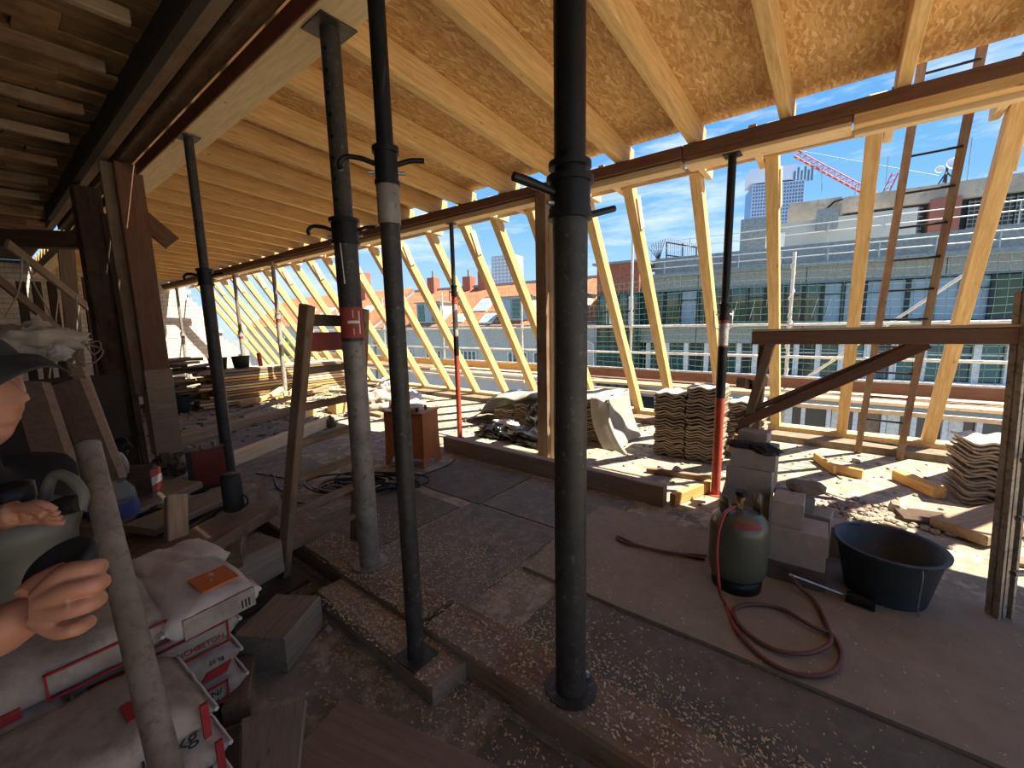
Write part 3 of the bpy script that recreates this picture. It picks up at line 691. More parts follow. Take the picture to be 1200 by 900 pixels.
o = obj('tie_rope', mb, 'foil_white', None, T(7.44, .56, .55)); tag(o, 'pale rope wound around the scaffold post behind the trestle', 'rope')

# ================= STEEL PROPS =================
def prop(label, x, y, z0, z1, zc, ro, ri, m_lo, m_hi, handle=0.0, style='hook', top=True, group=None, foot='round', holes=True, lean=(0, 0)):
    t = thing('steel_prop', label, 'prop', (x, y, z0), 0, group); lx, ly = lean
    P = lambda z: Vector((x+lx*(z-z0), y+ly*(z-z0), z))
    obj('outer_tube', MB().cyl(P(z0+.008), P(zc), ro, n=24), m_lo, t)
    obj('inner_tube', MB().cyl(P(zc-.02), P(z1-.008), ri, n=24), m_hi, t)
    mb = MB().cyl(P(zc-.06), P(zc+.035), ro*1.14, n=24); mb.cyl(P(zc+.035), P(zc+.055), ro*1.32, n=24); mb.cyl(P(zc-.075), P(zc-.06), ro*1.25, n=24)
    obj('collar', mb, 'steel_black' if m_lo != 'steel_light' else m_lo, t)
    if foot == 'round': obj('base_plate', MB().cyl((x, y, z0), (x, y, z0+.009), ro*1.75, n=24), m_lo, t)
    else: obj('base_plate', MB().box(x-ro*1.9, x+ro*1.9, y-ro*1.9, y+ro*1.9, z0, z0+.008), m_lo, t)
    if top:
        p = P(z1); obj('top_plate', MB().box(p.x-ri*2, p.x+ri*2, p.y-ri*2, p.y+ri*2, z1-.008, z1), m_hi, t)
    if holes:
        mb = MB(); z = zc+.14
        while z < z1-.08:
            for a in (handle-1.75+math.pi, ):
                pass
            v = (EYE-P(z)); v.z = 0; v.normalize()
            s = v.cross(Vector((0, 0, 1)))
            d = (v*.8+s*.6*(-1 if handle < 2 else 1)).normalized()
            obj('pin_hole', MB().cyl(P(z)+d*(ri-.003), P(z)+d*(ri+.0012), ri*.22, n=10), 'hole', t)
            z += .10
    h = Vector((math.cos(handle), math.sin(handle), 0)); c = P(zc)
    if style == 'hook':
        for sgn in (1, -1):
            pts = [c+h*sgn*ro*1.1, c+h*sgn*(ro+.05)+Vector((0, 0, .015)), c+h*sgn*(ro+.10)+Vector((0, 0, .018)), c+h*sgn*(ro+.125)+Vector((0, 0, -.005)), c+h*sgn*(ro+.12)+Vector((0, 0, -.028))]
            obj('handle', MB().tube(smooth_pts(pts[:5 if sgn > 0 else 3], 4), .0095, 8), 'steel_black', t)
    elif style == 'bar':
        obj('handle', MB().tube([c+h*(ro*.9), c+h*(ro+.10)+Vector((0, 0, .022)), c+h*(ro+.15)+Vector((0, 0, .03))], [.012, .015, .014], 10), 'steel_black', t)
        obj('handle', MB().tube([c-h*(ro*.9)-Vector((0, 0, .06)), c-h*(ro+.13)-Vector((0, 0, .02))], .011, 10), 'steel_black', t)
    elif style == 'wire':
        pts = [c+h*ro+Vector((0, 0, -.03)), c+h*(ro+.05)+Vector((0, 0, 0)), c+h*(ro+.05)+Vector((0, 0, -.13)), c+h*ro+Vector((0, 0, -.15))]
        obj('handle', MB().tube(pts, .005, 6), 'galvanised', t)
        pts = [c-h*ro+Vector((0, 0, -.03)), c-h*(ro+.03)+Vector((0, 0, 0)), c-h*(ro+.03)+Vector((0, 0, -.13)), c-h*ro+Vector((0, 0, -.15))]
        obj('handle', MB().tube(pts, .005, 6), 'galvanised', t)
    # pin
    obj('pin', MB().cyl(c+h*(ro+.03)-Vector((0, 0, .03)), c-h*(ro+.03)-Vector((0, 0, .03)), .007, n=8), 'galvanised', t)
    return t, P
RV = Vector((R0.x, R0.y, 0))      # towards picture right
aR = math.atan2(R0.y, R0.x)
pB, PB = prop('thick galvanised steel prop with a red and white label standing beside the wooden ladder', 1.275, 2.09, .115, 2.95, 2.0, .058, .047, 'steel_grey', 'steel_dark', aR+math.pi+.15, 'hook', holes=True)
c = PB(1.72); v = (EYE-c); v.z = 0; v.normalize()
def wrap(mb, P, z0, z1, r, a0, a1, n=12):
    vs = []
    for k in range(n+1):
        a = a0+(a1-a0)*k/n
        for z in (z0, z1):
            q = P(z); vs.append((q.x+r*math.cos(a), q.y+r*math.sin(a), z))
    return mb.add(vs, [(2*k, 2*k+2, 2*k+3, 2*k+1) for k in range(n)], True)
av = math.atan2(v.y, v.x)
obj('label_sleeve', MB().cyl(PB(1.42), PB(1.93), .0595, n=24, caps=False), 'steel_dark', pB)
obj('red_label', wrap(MB(), PB, 1.44, 1.60, .0605, av-1.2, av+1.3), 'carton_red', pB, label='red band with a white H mark')
mb = MB(); wrap(mb, PB, 1.46, 1.58, .0612, av+.62, av+.74, 2); wrap(mb, PB, 1.515, 1.53, .0612, av-.35, av+.7, 6); wrap(mb, PB, 1.545, 1.585, .0612, av+.1, av+.16, 2); wrap(mb, PB, 1.455, 1.49, .0612, av+.1, av+.16, 2)
obj('label_mark', mb, 'foil_white', pB)
obj('pin_clip', MB().tube([PB(1.93)+v*.055-RV*.02, PB(1.95)+v*.06-RV*.005, PB(1.95)+v*.06+RV*.01, PB(1.93)+v*.06-RV*.03, PB(1.70)+v*.062-RV*.012][:2]+[PB(1.94)+v*.064-RV*.03, PB(1.72)+v*.066-RV*.022], .004, 6), 'galvanised', pB)
pC, PC = prop('slim dark steel prop with a grey sleeve standing on the short baulk', 1.005, 1.345, .085, 3.0, 2.08, .036, .030, 'steel_dark', 'steel_black', aR+math.pi+.2, 'hook', holes=False, foot='square', top=False)
obj('grey_sleeve', MB().cyl(PC(1.87), PC(2.05), .041, n=24), 'steel_grey', pC)
pD, PD = prop('thickest black steel prop in the middle foreground with two crank bars', 1.237, .716, .115, 2.95, 1.90, .057, .05, 'steel_dark', 'steel_black', aR+math.pi+.5, 'bar')
for z in (1.98, 1.84): obj('collar_ring', MB().cyl(PD(z), PD(z+.018), .068, n=24), 'steel_black', pD)
obj('bolt', MB().cyl((1.237+.075, .716-.03, .124), (1.237+.075, .716-.03, .145), .009, n=6), 'galvanised', pD)
pA, PA = prop('dark steel prop whose foot stands in a black can on the scrap timber heap', 1.20, 4.0, .0, 2.94, 1.92, .045, .032, 'steel_dark', 'steel_dark', aR+math.pi, 'hook', holes=False)
pE, PE = prop('steel prop, black above and red below, between the tile stack and the blocks', 3.76, .75, 0, 2.738, 1.56, .036, .030, 'steel_red', 'steel_black', aR+math.pi, 'wire')
obj('worn_band', MB().cyl(PE(1.28), PE(1.46), .0375, n=20), 'steel_light', pE); obj('dark_band', MB().cyl(PE(.85), PE(1.27), .0372, n=20), 'steel_black', pE)
pF, PF = prop('red painted thin steel prop standing behind the sill board left of the tarp stack', 3.83, 3.9, 0, 2.73, 1.93, .032, .026, 'steel_red', 'steel_dark', aR, 'wire', holes=False)
obj('worn_band', MB().cyl(PF(1.35), PF(1.75), .0335, n=20), 'steel_light', pF); obj('dark_band', MB().cyl(PF(1.1), PF(1.34), .0332, n=20), 'steel_black', pF)
for lab, xx, yy, zc_ in [('pale steel prop by the plank stack, nearest far prop', 3.84, 8.95, 1.75), ('pale steel prop at the plank stack, second of the far props', 3.84, 10.95, 1.4),
                    ('thin far steel prop in front of the white brick gable, right one', 3.84, 13.0, 1.4), ('thin far steel prop at the left end of the eave beam by the gable', 3.84, 15.3, 1.4)]:
    t, Pq = prop(lab, xx, yy, 0, 2.72, zc_, .044, .036, 'steel_light', 'steel_grey', aR, 'wire', holes=False)
    obj('red_collar', MB().cyl(Pq(zc_-.12), Pq(zc_-.06), .05, n=16), 'steel_red', t)
# timber post at the middle
t = thing('timber_post', 'dark timber post with a pale lath, just left behind the thick black prop', 'post', (3.78, 2.48, 0))
beam('post', (3.78, 2.50, 0), (3.78, 2.50, 2.80), .13, .13, 'wood_brown', t, up=(1, 0, 0))
beam('lath', (3.80, 2.415, 0), (3.80, 2.415, 2.60), .05, .03, 'spruce_pale', t, up=(1, 0, 0))

# ================= FLOOR TIMBERS =================
def timber(name, label, p0, p1, w, h, mat, cat='timber', group=None, up=(0, 0, 1), b=.006):
    o = beam(name, p0, p1, w, h, mat, None, up, b); return tag(o, label, cat, group)
timber('sill_board', 'long brown timber on edge across the middle floor, from the transformer to the orange offcut', (3.30, 1.03, .085), (3.36, 3.66, .085), .09, .17, 'wood_dusty')
timber('timber_offcut', 'orange timber offcut lying between the long sill board and the red prop foot', (3.33, .98, .05), (3.84, .80, .05), .05, .10, 'spruce_orange')
timber('timber_strip', 'thin brown strip lying in front of the tall roof tile stack', (3.95, 1.42, .03), (4.05, .85, .03), .05, .05, 'wood_brown')
timber('baulk', 'short dusty baulk carrying the slim dark prop', (1.03, 1.16, .042), (1.07, 2.14, .042), .19, .083, 'wood_dusty', b=.008)
timber('floor_timber', 'pale long timber on the floor behind the ladder and the red tin', (1.42, 5.1, .075), (3.15, 6.05, .075), .10, .15, 'spruce_pale')
timber('floor_timber', 'dusty long timber behind the pale one, toward the plank stack', (1.25, 6.65, .07), (3.25, 7.45, .07), .12, .14, 'plank_weathered')
timber('floor_timber', 'thin brown timber resting on the yellow block near the plank stack', (1.9, 7.25, .13), (4.3, 8.1, .30), .07, .06, 'wood_dusty')
timber('timber_block', 'yellow timber block under the thin brown timber', (3.05, 6.85, .11), (3.45, 7.05, .11), .12, .21, 'spruce')
timber('timber_block', 'bright yellow wood box block standing behind the ladder rungs', (3.7, 6.9, .14), (4.5, 6.9, .14), .3, .26, 'spruce')
# short timbers in the sun by the outer sill
a = at(955, 535, z=.05); b_ = at(975, 555, z=.05)
timber('wood_offcut', 'left leg of the two yellow offcuts meeting in a V on the sunny floor', a, at(978, 551, z=.05), .03, .09, 'spruce_orange')
timber('wood_offcut', 'right leg of the two yellow offcuts meeting in a V on the sunny floor', at(974, 548, z=.045), at(1011, 556, z=.045), .04, .09, 'spruce_orange')
timber('wood_offcut', 'yellow beam offcut lying in the sun left of the right-hand tile stack', at(1052, 556, z=.05), at(1101, 578, z=.05), .10, .09, 'spruce_orange')
timber('lath', 'thin grey lath lying beside the V-shaped offcuts', at(952, 537, z=.01), at(986, 561, z=.01), .02, .015, 'wood_dusty')
p0 = at(1052, 603, z=.03); p1 = at(1118, 612, z=.03)
timber('slab_board', 'dark flat board lying left of the pale wooden slab', p0, p1, .22, .05, 'wood_dark')
p0 = at(1122, 622, z=.06); p1 = at(1215, 600, z=.06)
timber('wood_slab', 'pale weathered thick wooden slab in front of the right-hand tile stack', p0, p1, .30, .07, 'plank_weathered')
timber('timber_strip', 'flat board lying at the right edge below the tile stack', at(1178, 655, z=.02), at(1260, 668, z=.02), .10, .03, 'wood_brown')
# foreground boards bottom left
timber('floor_board', 'wide cracked brown board in the bottom foreground, pointing to the right', at(372, 838, z=.035) + Vector((-.05, -.07, 0)), at(560, 960, z=.035), .30, .045, 'panel_brown')
timber('floor_board', 'wide pale brown board at the bottom edge beside the front sacks', at(322, 835, z=.05), at(300, 960, z=.05), .22, .035, 'wood_dusty')
timber('wood_block', 'square-cut thick timber block with a cross-shaped joint beside the sacks', Vector((.60, 1.90, .09)), Vector((.84, 2.05, .09)), .24, .17, 'wood_dusty', 'block')
timber('wood_block', 'dark timber block under the right end of the sack pile', (.44, 1.72, .045), (.55, 1.95, .045), .09, .09, 'wood_brown', 'block')
timber('wood_block', 'dark timber block half under the front sacks', (.30, 1.40, .045), (.38, 1.62, .045), .09, .09, 'wood_dark', 'block')
# sawdust and chips: thousands of loose bits
mb = MB(); rs = random.Random(11)
def chips(n, fx, fy, z=.006, s=1):
    for _ in range(n):
        x, y = fx(), fy(); a = rs.random()*3.14; l = rs.uniform(.003, .010)*s; w_ = l*rs.uniform(.2, .6); zz = z(x, y) if callable(z) else z
        c, q = math.cos(a), math.sin(a)
        mb.add([(x-c*l, y-q*l, zz), (x+q*w_, y-c*w_, zz+.002), (x+c*l, y+q*l, zz+rs.uniform(.001, .004)), (x-q*w_, y+c*w_, zz+.0015)], [(0, 1, 2, 3)])
g = rs.gauss
def zf(x, y):
    if 1.115 < x < 1.355: return .118
    if .93 < x < 1.13 and 1.18 < y < 2.1: return .086
    if 1.9 < x < 2.98 and y < 1.43: return .024
    return .010
chips(2600, lambda: g(1.47, .09), lambda: rs.uniform(-1.2, 1.2), zf)
chips(2600, lambda: g(1.72, .22), lambda: g(1.75, .55), zf)
chips(1500, lambda: g(.95, .14), lambda: g(1.35, .6), zf)
chips(1800, lambda: g(1.24, .06), lambda: rs.uniform(-.6, 2.6), zf)
chips(1300, lambda: g(1.05, .07), lambda: g(1.7, .25), zf)
chips(1500, lambda: rs.uniform(1.2, 3.2), lambda: rs.uniform(-1.5, 3.3), zf, .8)
chips(700, lambda: rs.uniform(3.3, 6), lambda: rs.uniform(-2, 6), .006, 1.8)
o = obj('sawdust', mb, 'sawdust', floor); o['kind'] = 'stuff'
# rubble lumps in the sun and on the far floor
def lump(mb, p, r, seed, fl=.6):
    n, m_ = 6, 4; vs = []
    for j in range(m_+1):
        for i in range(n):
            a = 2*math.pi*i/n; b = math.pi*j/m_; d = Vector((math.cos(a)*math.sin(b), math.sin(a)*math.sin(b), math.cos(b)*fl))
            vs.append(Vector(p) + d*r*(1+.5*nz(d, 1.7, seed)))
    mb.add(vs, [(j*n+i, (j+1)*n+i, (j+1)*n+(i+1) % n, j*n+(i+1) % n) for j in range(m_) for i in range(n)])
mb = MB()
for k in range(420):
    a, b_ = rs.uniform(3.45, 5.8), rs.uniform(-1.8, 6); r = rs.uniform(.006, .022); lump(mb, (a, b_, r*.4), r, k)
for k in range(500):
    a, b_ = rs.uniform(1.3, 5.6), rs.uniform(6.2, 11); r = rs.uniform(.012, .045); lump(mb, (a, b_, r*.4), r, k)
for k in range(160):
    a, b_ = g(4.05, .10), g(-.35, .22); r = rs.uniform(.012, .035); lump(mb, (a, b_, r*.4), r, k)
o = obj('rubble', mb, 'rubble', floor); o['kind'] = 'stuff'
for i, (px, py, r, lab) in enumerate([(1053, 597, .07, 'pointed pale stone at the left end of the dark flat board'), (775, 549, .05, 'grey stone on the thin brown strip, left one'), (793, 551, .045, 'grey stone on the thin brown strip, right one'), (385, 738, .022, 'small dark round stone on the floor beside the short baulk'), (1003, 540, .04, 'small stone in the sun behind the V-shaped offcuts')]):
    p = at(px, py, z=r*.4); mb = MB(); lump(mb, p, r, i+50, .9); tag(obj('stone', mb, 'concrete', None, Matrix.Translation(p)), lab, 'stone')
# splinters and slats on the floor around the rubble
for i, (a, b_) in enumerate([((1000, 603), (1022, 611)), ((1010, 610), (1035, 607)), ((1022, 600), (1040, 604)), ((1035, 612), (1055, 618))]):
    timber('wood_splinter', 'split wood splinter among the rubble behind the bucket', at(*a, z=.012), at(*b_, z=.012), .03, .015, 'wood_dusty', 'splinter', 'wood splinters in the rubble')

# ================= TILE STACKS =================
def tile_mesh(name, mat, L_=.42, W=.33, waves=2, seed=0):
    mb = MB(); nx, ny = 3, 16; th = .016
    def P(u, v):
        return Vector(((u-.5)*L_, (v-.5)*W, .0125*math.sin(v*2*math.pi*waves)+.006*nz((u*3, v*3, seed), 1)))
    mb.grid(P, nx, ny, th); return mb.mesh(name, mat)
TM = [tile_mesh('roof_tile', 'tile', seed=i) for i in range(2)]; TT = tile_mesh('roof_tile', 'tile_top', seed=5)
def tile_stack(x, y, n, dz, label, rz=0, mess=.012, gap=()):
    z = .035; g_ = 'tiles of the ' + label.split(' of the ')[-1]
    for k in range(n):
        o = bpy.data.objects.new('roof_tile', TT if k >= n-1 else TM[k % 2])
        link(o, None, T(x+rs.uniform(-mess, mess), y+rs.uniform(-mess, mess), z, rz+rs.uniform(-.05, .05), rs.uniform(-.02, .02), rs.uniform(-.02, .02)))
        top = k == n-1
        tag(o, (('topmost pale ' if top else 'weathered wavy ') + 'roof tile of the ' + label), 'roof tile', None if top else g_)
        z += dz*(1.25 if k in gap else 1)
tile_stack(4.78, 1.41, 24, .0285, 'left column of the tall tile stack behind the red prop', gap=(12, 13))
tile_stack(4.76, 1.06, 26, .0295, 'right column of the tall tile stack behind the red prop', gap=(12, 14, 18))
tile_stack(5.16, .74, 20, .030, 'farther column of the tall tile stack, right of the red prop')
tile_stack(4.88, -1.00, 17, .0295, 'stack at the right edge behind the upright, nearer column', rz=.12, mess=.02)
tile_stack(4.98, -1.42, 16, .0295, 'stack at the right edge behind the upright, half hidden column', rz=.05, mess=.02)
tile_stack(4.78, 3.75, 9, .029, 'lowest left column under the grey tarp')
tile_stack(4.78, 3.40, 13, .029, 'second column from the left under the grey tarp')
tile_stack(4.80, 2.72, 16, .029, 'column under the grey tarp left of the timber post')
tile_stack(4.82, 2.30, 18, .029, 'right column under the grey tarp between post and sill')
# grey tarp over them
mb = MB()
prof = [(4.55, .03), (4.35, .12), (4.15, .20), (4.0, .42), (3.85, .50), (3.5, .50), (3.2, .56), (2.8, .56), (2.5, .60), (2.2, .625), (2.12, .61)]
def tp(u, v):
    k = u*(len(prof)-1); i = min(int(k), len(prof)-2); f = k-i; y = prof[i][0]*(1-f)+prof[i+1][0]*f; z = prof[i][1]*(1-f)+prof[i+1][1]*f
    x = 4.52+.62*v+.03*nz((y, v, 0), 3); drop = (max(0, .12-v)/.12)*.05 + (max(0, v-.9)/.1)*.3
    return Vector((x, y, z - drop*min(1, z*2) + .035*nz((y*2, v*2, 1), 2.5)))
mb.grid(tp, 60, 20, .006)
def tp2(u, v):  # flap hanging down on the right side
    z = .61 - .58*u; return Vector((4.50+.62*v*(1-.0*u)-.10*u*u*(1-v), 2.10-.05*u-.10*u*u+.025*math.sin(v*9+u*2)*u, z))
mb.grid(tp2, 14, 16, .006)
def tp3(u, v):  # twisted strip in front
    y = 2.32 - .24*u*u - .12*v; z = .60-.58*u+.0*v; return Vector((4.50-.14*u-.02*v, y-.10*v*(1+u), z+.02*math.sin(v*5)))
mb.grid(tp3, 14, 6, .006)
tag(obj('tarpaulin', mb, 'tarp_grey', None, T(4.7, 3.3, 0)), 'grey tarpaulin draped over the roof tile columns behind the sill board', 'tarpaulin')
def crumple(name, label, cat, mat, ctr, sx_, sy_, sz_, seed, parts=(), amp=.45, rz=0, nu=28, nv=16, fr=2.2, mat2=None):
    mb = MB(); vs = []; M = T(*ctr, rz)
    for i in range(nu):
        for j in range(nv+1):
            a = 2*math.pi*i/nu; b = math.pi*j/nv; d = Vector((math.cos(a)*math.sin(b), math.sin(a)*math.sin(b), math.cos(b)))
            k = 1+amp*nz(d, fr, seed)+amp*.6*nz(d, fr*2.3, seed+3); vs.append(M @ Vector((d.x*sx_*k, d.y*sy_*k, max(d.z*sz_*k, -ctr[2]+.004))))
    w_ = nv+1
    mb.add(vs, [(i*w_+j, i*w_+j+1, ((i+1) % nu)*w_+j+1, ((i+1) % nu)*w_+j) for i in range(nu) for j in range(nv)], True)
    o = obj(name, mb, mat, None, T(ctr[0], ctr[1], 0)); return tag(o, label, cat)
crumple('plastic_sack', 'black plastic bag crumpled between the tile columns under the tarp', 'bag', 'foil_black', (4.55, 3.06, .25), .13, .20, .24, 3)
crumple('plastic_foil', 'glossy black plastic foil heap lying in front of the tarp stack, right part', 'foil', 'foil_black', (4.15, 2.95, .05), .16, .42, .13, 5, fr=3.5, amp=.7)
crumple('plastic_foil', 'glossy black plastic foil heap lying near the red prop, left part', 'foil', 'foil_black', (4.15, 3.55, .05), .14, .28, .10, 8, fr=3.5, amp=.7)
crumple('white_bag', 'small white crumpled bag on the black foil in front of the tiles', 'bag', 'foil_white', (4.28, 3.45, .14), .08, .17, .07, 9, amp=.6)
crumple('white_foil', 'white plastic foil folded over the black heap beside the timber post', 'foil', 'foil_white', (4.12, 2.75, .07), .10, .18, .06, 12, amp=.7)

# ================= TRESTLE =================
t = thing('trestle', 'brown wooden trestle with a long top rail and a diagonal brace across the right side', 'trestle', (2.93, -.1, 0))
R1 = at(1194, 393, D=1.90); L1 = at(882, 396, D=2.55)
beam('top_rail', L1, R1, .07, .075, 'wood_red', t)
beam('top_batten', L1+Vector((0, 0, .045)), R1+Vector((0, 0, .045)), .085, .012, 'plank_weathered', t)
d0 = at(866, 497, D=2.88); d1 = at(1088, 402, D=2.18)
beam('brace', d0, d1, .045, .06, 'wood_red', t); beam('brace', d0+Vector((.02, .03, .045)), d1+Vector((.04, .03, .01)), .03, .035, 'wood_brown', t)
a = at(903, 402, D=2.55); v = (at(868, 520, D=3.0)-a); v = v*(a.z-.01)/(-v.z)
beam('leg', a, a+v, .05, .075, 'wood_brown', t, up=(1, 0, 0))
a2 = at(896, 402, D=2.60); v2 = (at(884, 520, D=3.25)-a2); v2 = v2*(a2.z-.01)/(-v2.z)
beam('leg', a2+Vector((.0, 0, 0)), a2+v2, .05, .075, 'wood_red', t, up=(1, 0, 0))
beam('leg_cross', at(868, 448, D=2.68), at(884, 452, D=2.9), .05, .06, 'wood_brown', t); beam('leg_cross', at(866, 505, D=2.9), at(893, 480, D=3.05), .05, .05, 'wood_brown', t)
st = thing('steel_upright', 'weathered steel channel frame with cross rungs standing at the right edge, holding the trestle rail', 'frame', (2.93, -.71, 0))
def chan(p0, p1, w_, nm='upright'):
    M, l = frame(p0, p1, (F_.x, F_.y, 0)); mb = MB()
    mb.box(0, l, -w_/2, w_/2, -.005, .005, M); mb.box(0, l, -w_/2, -w_/2+.012, -.03, .03, M); mb.box(0, l, w_/2-.012, w_/2, -.03, .03, M); mb.box(0, l, -.008, .008, -.022, .0, M)
    return obj(nm, mb, 'steel_mid', st, Matrix.Translation(p0))
b0 = at(1170, 726, z=.0); b1 = at(1205, 372, D=1.87)
chan(b0, b1+ (b1-b0)*.08, .075)
off = RV*.42
chan(b0+off, b1+off+(b1-b0)*.08, .075)
for py in (608, 672, 540, 470):
    q = at(1176+(726-py)*.09+6, py, D=1.89); obj('rung', MB().cyl(q, q+off, .014, n=10), 'steel_grey', st, Matrix.Translation(q))

# roof ladder leaning on the batten
t = thing('roof_ladder', 'narrow dark ladder with thin rungs leaning against the eave in front of the sill', 'ladder', (5.8, -.4, 0))
lb0, lb1 = Vector((5.83, -.243, 0)), Vector((5.77, -.575, 0)); tb0, tb1 = at(1068, 150, X=4.72), at(1140, 110, X=4.72)
def ext(a, b_, k): return a+(b_-a)*k
for p, q in ((lb0, tb0), (lb1, tb1)): beam('rail', p, ext(p, q, 1.22), .045, .055, 'wood_brown', t, up=(0, 1, 0))
for k in range(14):
    f = .055+k*.088; a = ext(lb0, tb0, f); b_ = ext(lb1, tb1, f); b_ = Vector((b_.x, b_.y, a.z)); obj('rung', MB().cyl(a, b_, .010, n=8), 'steel_black', t, Matrix.Translation(a))

# ================= PAINTER'S LADDER =================
t = thing('wooden_ladder', 'old brown wooden ladder with a red top board in the left middle', 'ladder', (1.23, 2.57, 0))
l0, l1 = Vector((.965, 2.54, 0)), Vector((1.06, 2.13, 1.61)); r0_, r1_ = Vector((1.50, 2.62, 0)), Vector((1.455, 2.26, 1.60))
ud = (r0_-l0).normalized()
beam('stile', l0, l1, .045, .075, 'wood_brown', t, up=ud.cross(Vector((0, 0, 1)))); beam('stile', r0_, r1_, .045, .075, 'wood_brown', t, up=ud.cross(Vector((0, 0, 1))))
for k, f in enumerate([.13, .27, .40, .535, .665, .79]):
    a = ext(l0, l1, f); b_ = ext(r0_, r1_, f); beam('rung', a, b_, .055, .035, 'wood_brown', t)
a = ext(l0, l1, .955); b_ = ext(r0_, r1_, .955); beam('rung', a, b_, .05, .06, 'wood_dark', t)
a = ext(l0, l1, .885); b_ = ext(r0_, r1_, .885); beam('red_board', a, b_, .02, .10, 'paint_red', t, label='red painted board across the ladder')

# ================= TRANSFORMER BOX =================
u1 = Vector((-.14, .46, 0)).normalized(); u2 = Vector((u1.y, -u1.x, 0))
c0 = Vector((2.76, 3.35, 0)); BM = Matrix(((u2.x, u1.x, 0, c0.x), (u2.y, u1.y, 0, c0.y), (0, 0, 1, 0), (0, 0, 0, 1)))
t = thing('transformer_box', 'orange-brown metal welding transformer box on flared feet among the cables', 'machine', tuple(c0), 0)
obj('housing', MB().box(.01, .29, .02, .46, .09, .56, BM), 'transformer', t)
def side(y): 
    mb = MB(); prof = [(-.02, 0), (.06, .0), (.10, .07), (.20, .07), (.24, 0), (.34, 0), (.305, .30), (.30, .58), (.0, .58), (-.0, .3)]
    n = len(prof); vs = [(x, y+dy, z) for dy in (0, .016) for x, z in prof]
    return mb.add(vs, [tuple(range(n-1, -1, -1)), tuple(range(n, 2*n))] + [(i, (i+1) % n, n+(i+1) % n, n+i) for i in range(n)], False, BM)
obj('side_panel', side(0), 'transformer', t); obj('side_panel', side(.47), 'transformer', t)
obj('lid', MB().box(-.012, .312, -.01, .50, .58, .595, BM), 'transformer', t)
mb = MB()
for p in ((.06, .1), (.22, .1), (.24, .40)): mb.cyl(BM @ Vector((*p, .595)), BM @ Vector((*p, .635)), .014, n=10)
obj('terminals', mb, 'steel_black', t)
obj('handle', MB().tube(smooth_pts([BM @ Vector(p) for p in ((.1, .33, .595), (.1, .34, .65), (.1, .44, .65), (.1, .45, .595))], 4), .011, 8), 'steel_black', t)
obj('label_plate', MB().box(-.002, .01, .17, .27, .38, .43, BM), 'transformer', t)
p = BM @ Vector((.14, .22, .61)); crumple('paper_sheet', 'pale crumpled paper lying on the orange transformer box', 'paper', 'paper_white', (p.x, p.y, .61+.022), .10, .13, .02, 31, amp=.3)
# ================= CABLES =================
def cable(label, pts, r, mat, name='cable', cat='cable', group=None, k=6):
    P = smooth_pts([at(*q[:2], z=q[2]) if len(q) == 3 else Vector(q[1:]) for q in pts], k)
    return tag(obj(name, MB().tube(P, r, 8), mat, None, Matrix.Translation(P[0])), label, cat, group)
rc = random.Random(21)
for i in range(16):
    c = Vector((1.98, 3.55, 0)).lerp(Vector((2.22, 3.18, 0)), rc.random()) + Vector((rc.uniform(-.08, .08), rc.uniform(-.08, .08), 0)); R1c = rc.uniform(.14, .36); R2c = R1c*rc.uniform(.4, .7); a0 = rc.random()*6
    pts = []
    for k in range(15):
        a = a0+k*.48; rr = 1+.12*math.sin(a*2+i); x_, y_ = R1c*rr*math.cos(a), R2c*rr*math.sin(a); q = -1.0
        pts.append(Vector((c.x+x_*math.cos(q)-y_*math.sin(q), c.y+x_*math.sin(q)+y_*math.cos(q), .012+.005*i+.008*math.sin(k*1.3))))
    P = smooth_pts(pts, 4); tag(obj('cable', MB().tube(P, .009, 6), 'cable' if i % 4 else 'cable_pale', None, Matrix.Translation(P[0])), 'black cable loop of the tangle between ladder and transformer', 'cable', 'tangled cables beside the transformer')
cable('black cable running from the tangle left past the ladder foot to the black can', [(300, 555, .01), (330, 560, .01), (352, 567, .01), (330, 580, .01), (360, 590, .02), (400, 575, .02), (440, 560, .03)], .008, 'cable')
cable('thin dark cable snaking left of the ladder', [(295, 570, .01), (318, 556, .01), (326, 572, .01), (345, 577, .01), (362, 560, .01)], .007, 'cable')
cable('black cable lying in front of the transformer toward the prop', [(430, 580, .012), (455, 572, .012), (480, 560, .012), (500, 555, .012), (525, 545, .012), (533, 538, .012)], .008, 'cable')
# ================= GAS BOTTLE, HOSE, TORCH =================
gx, gy = 2.47, .365
t = thing('gas_bottle', 'dark green gas bottle with brass valve standing on the brown mat', 'gas bottle', (gx, gy, .022)); GM = T(gx, gy, .022)
obj('body', MB().lathe([(0, .045), (.10, .05), (.138, .085), (.146, .13), (.146, .34), (.138, .385), (.11, .42), (.06, .44), (0, .445)], 36, GM), 'bottle_green', t)
mb = MB().lathe([(.118, 0), (.124, 0), (.128, .07), (.120, .07), (.118, 0)], 36, GM); obj('foot_ring', mb, 'steel_black', t)
def guard(a0, a1):
    mb = MB(); vs = []
    for k in range(9):
        a = a0+(a1-a0)*k/8
        for r_, z in ((.095, .415), (.10, .53), (.106, .53), (.101, .412)): vs.append((gx+r_*math.cos(a), gy+r_*math.sin(a), .022+z))
    mb.add(vs, [(4*k+i, 4*k+4+i, 4*k+4+(i+1) % 4, 4*k+(i+1) % 4) for k in range(8) for i in range(4)] + [(0, 1, 2, 3), (35, 34, 33, 32)], True); return mb
obj('collar_guard', guard(aR+math.pi-.35, aR+math.pi+.5), 'bottle_green', t); obj('collar_guard', guard(aR-.45, aR+.35), 'bottle_green', t)
mb = MB().cyl(GM @ Vector((0, 0, .44)), GM @ Vector((0, 0, .50)), .016, n=12); mb.cyl(GM @ Vector((0, 0, .50)), GM @ Vector((0, 0, .515)), .026, n=12); obj('valve', mb, 'brass', t)
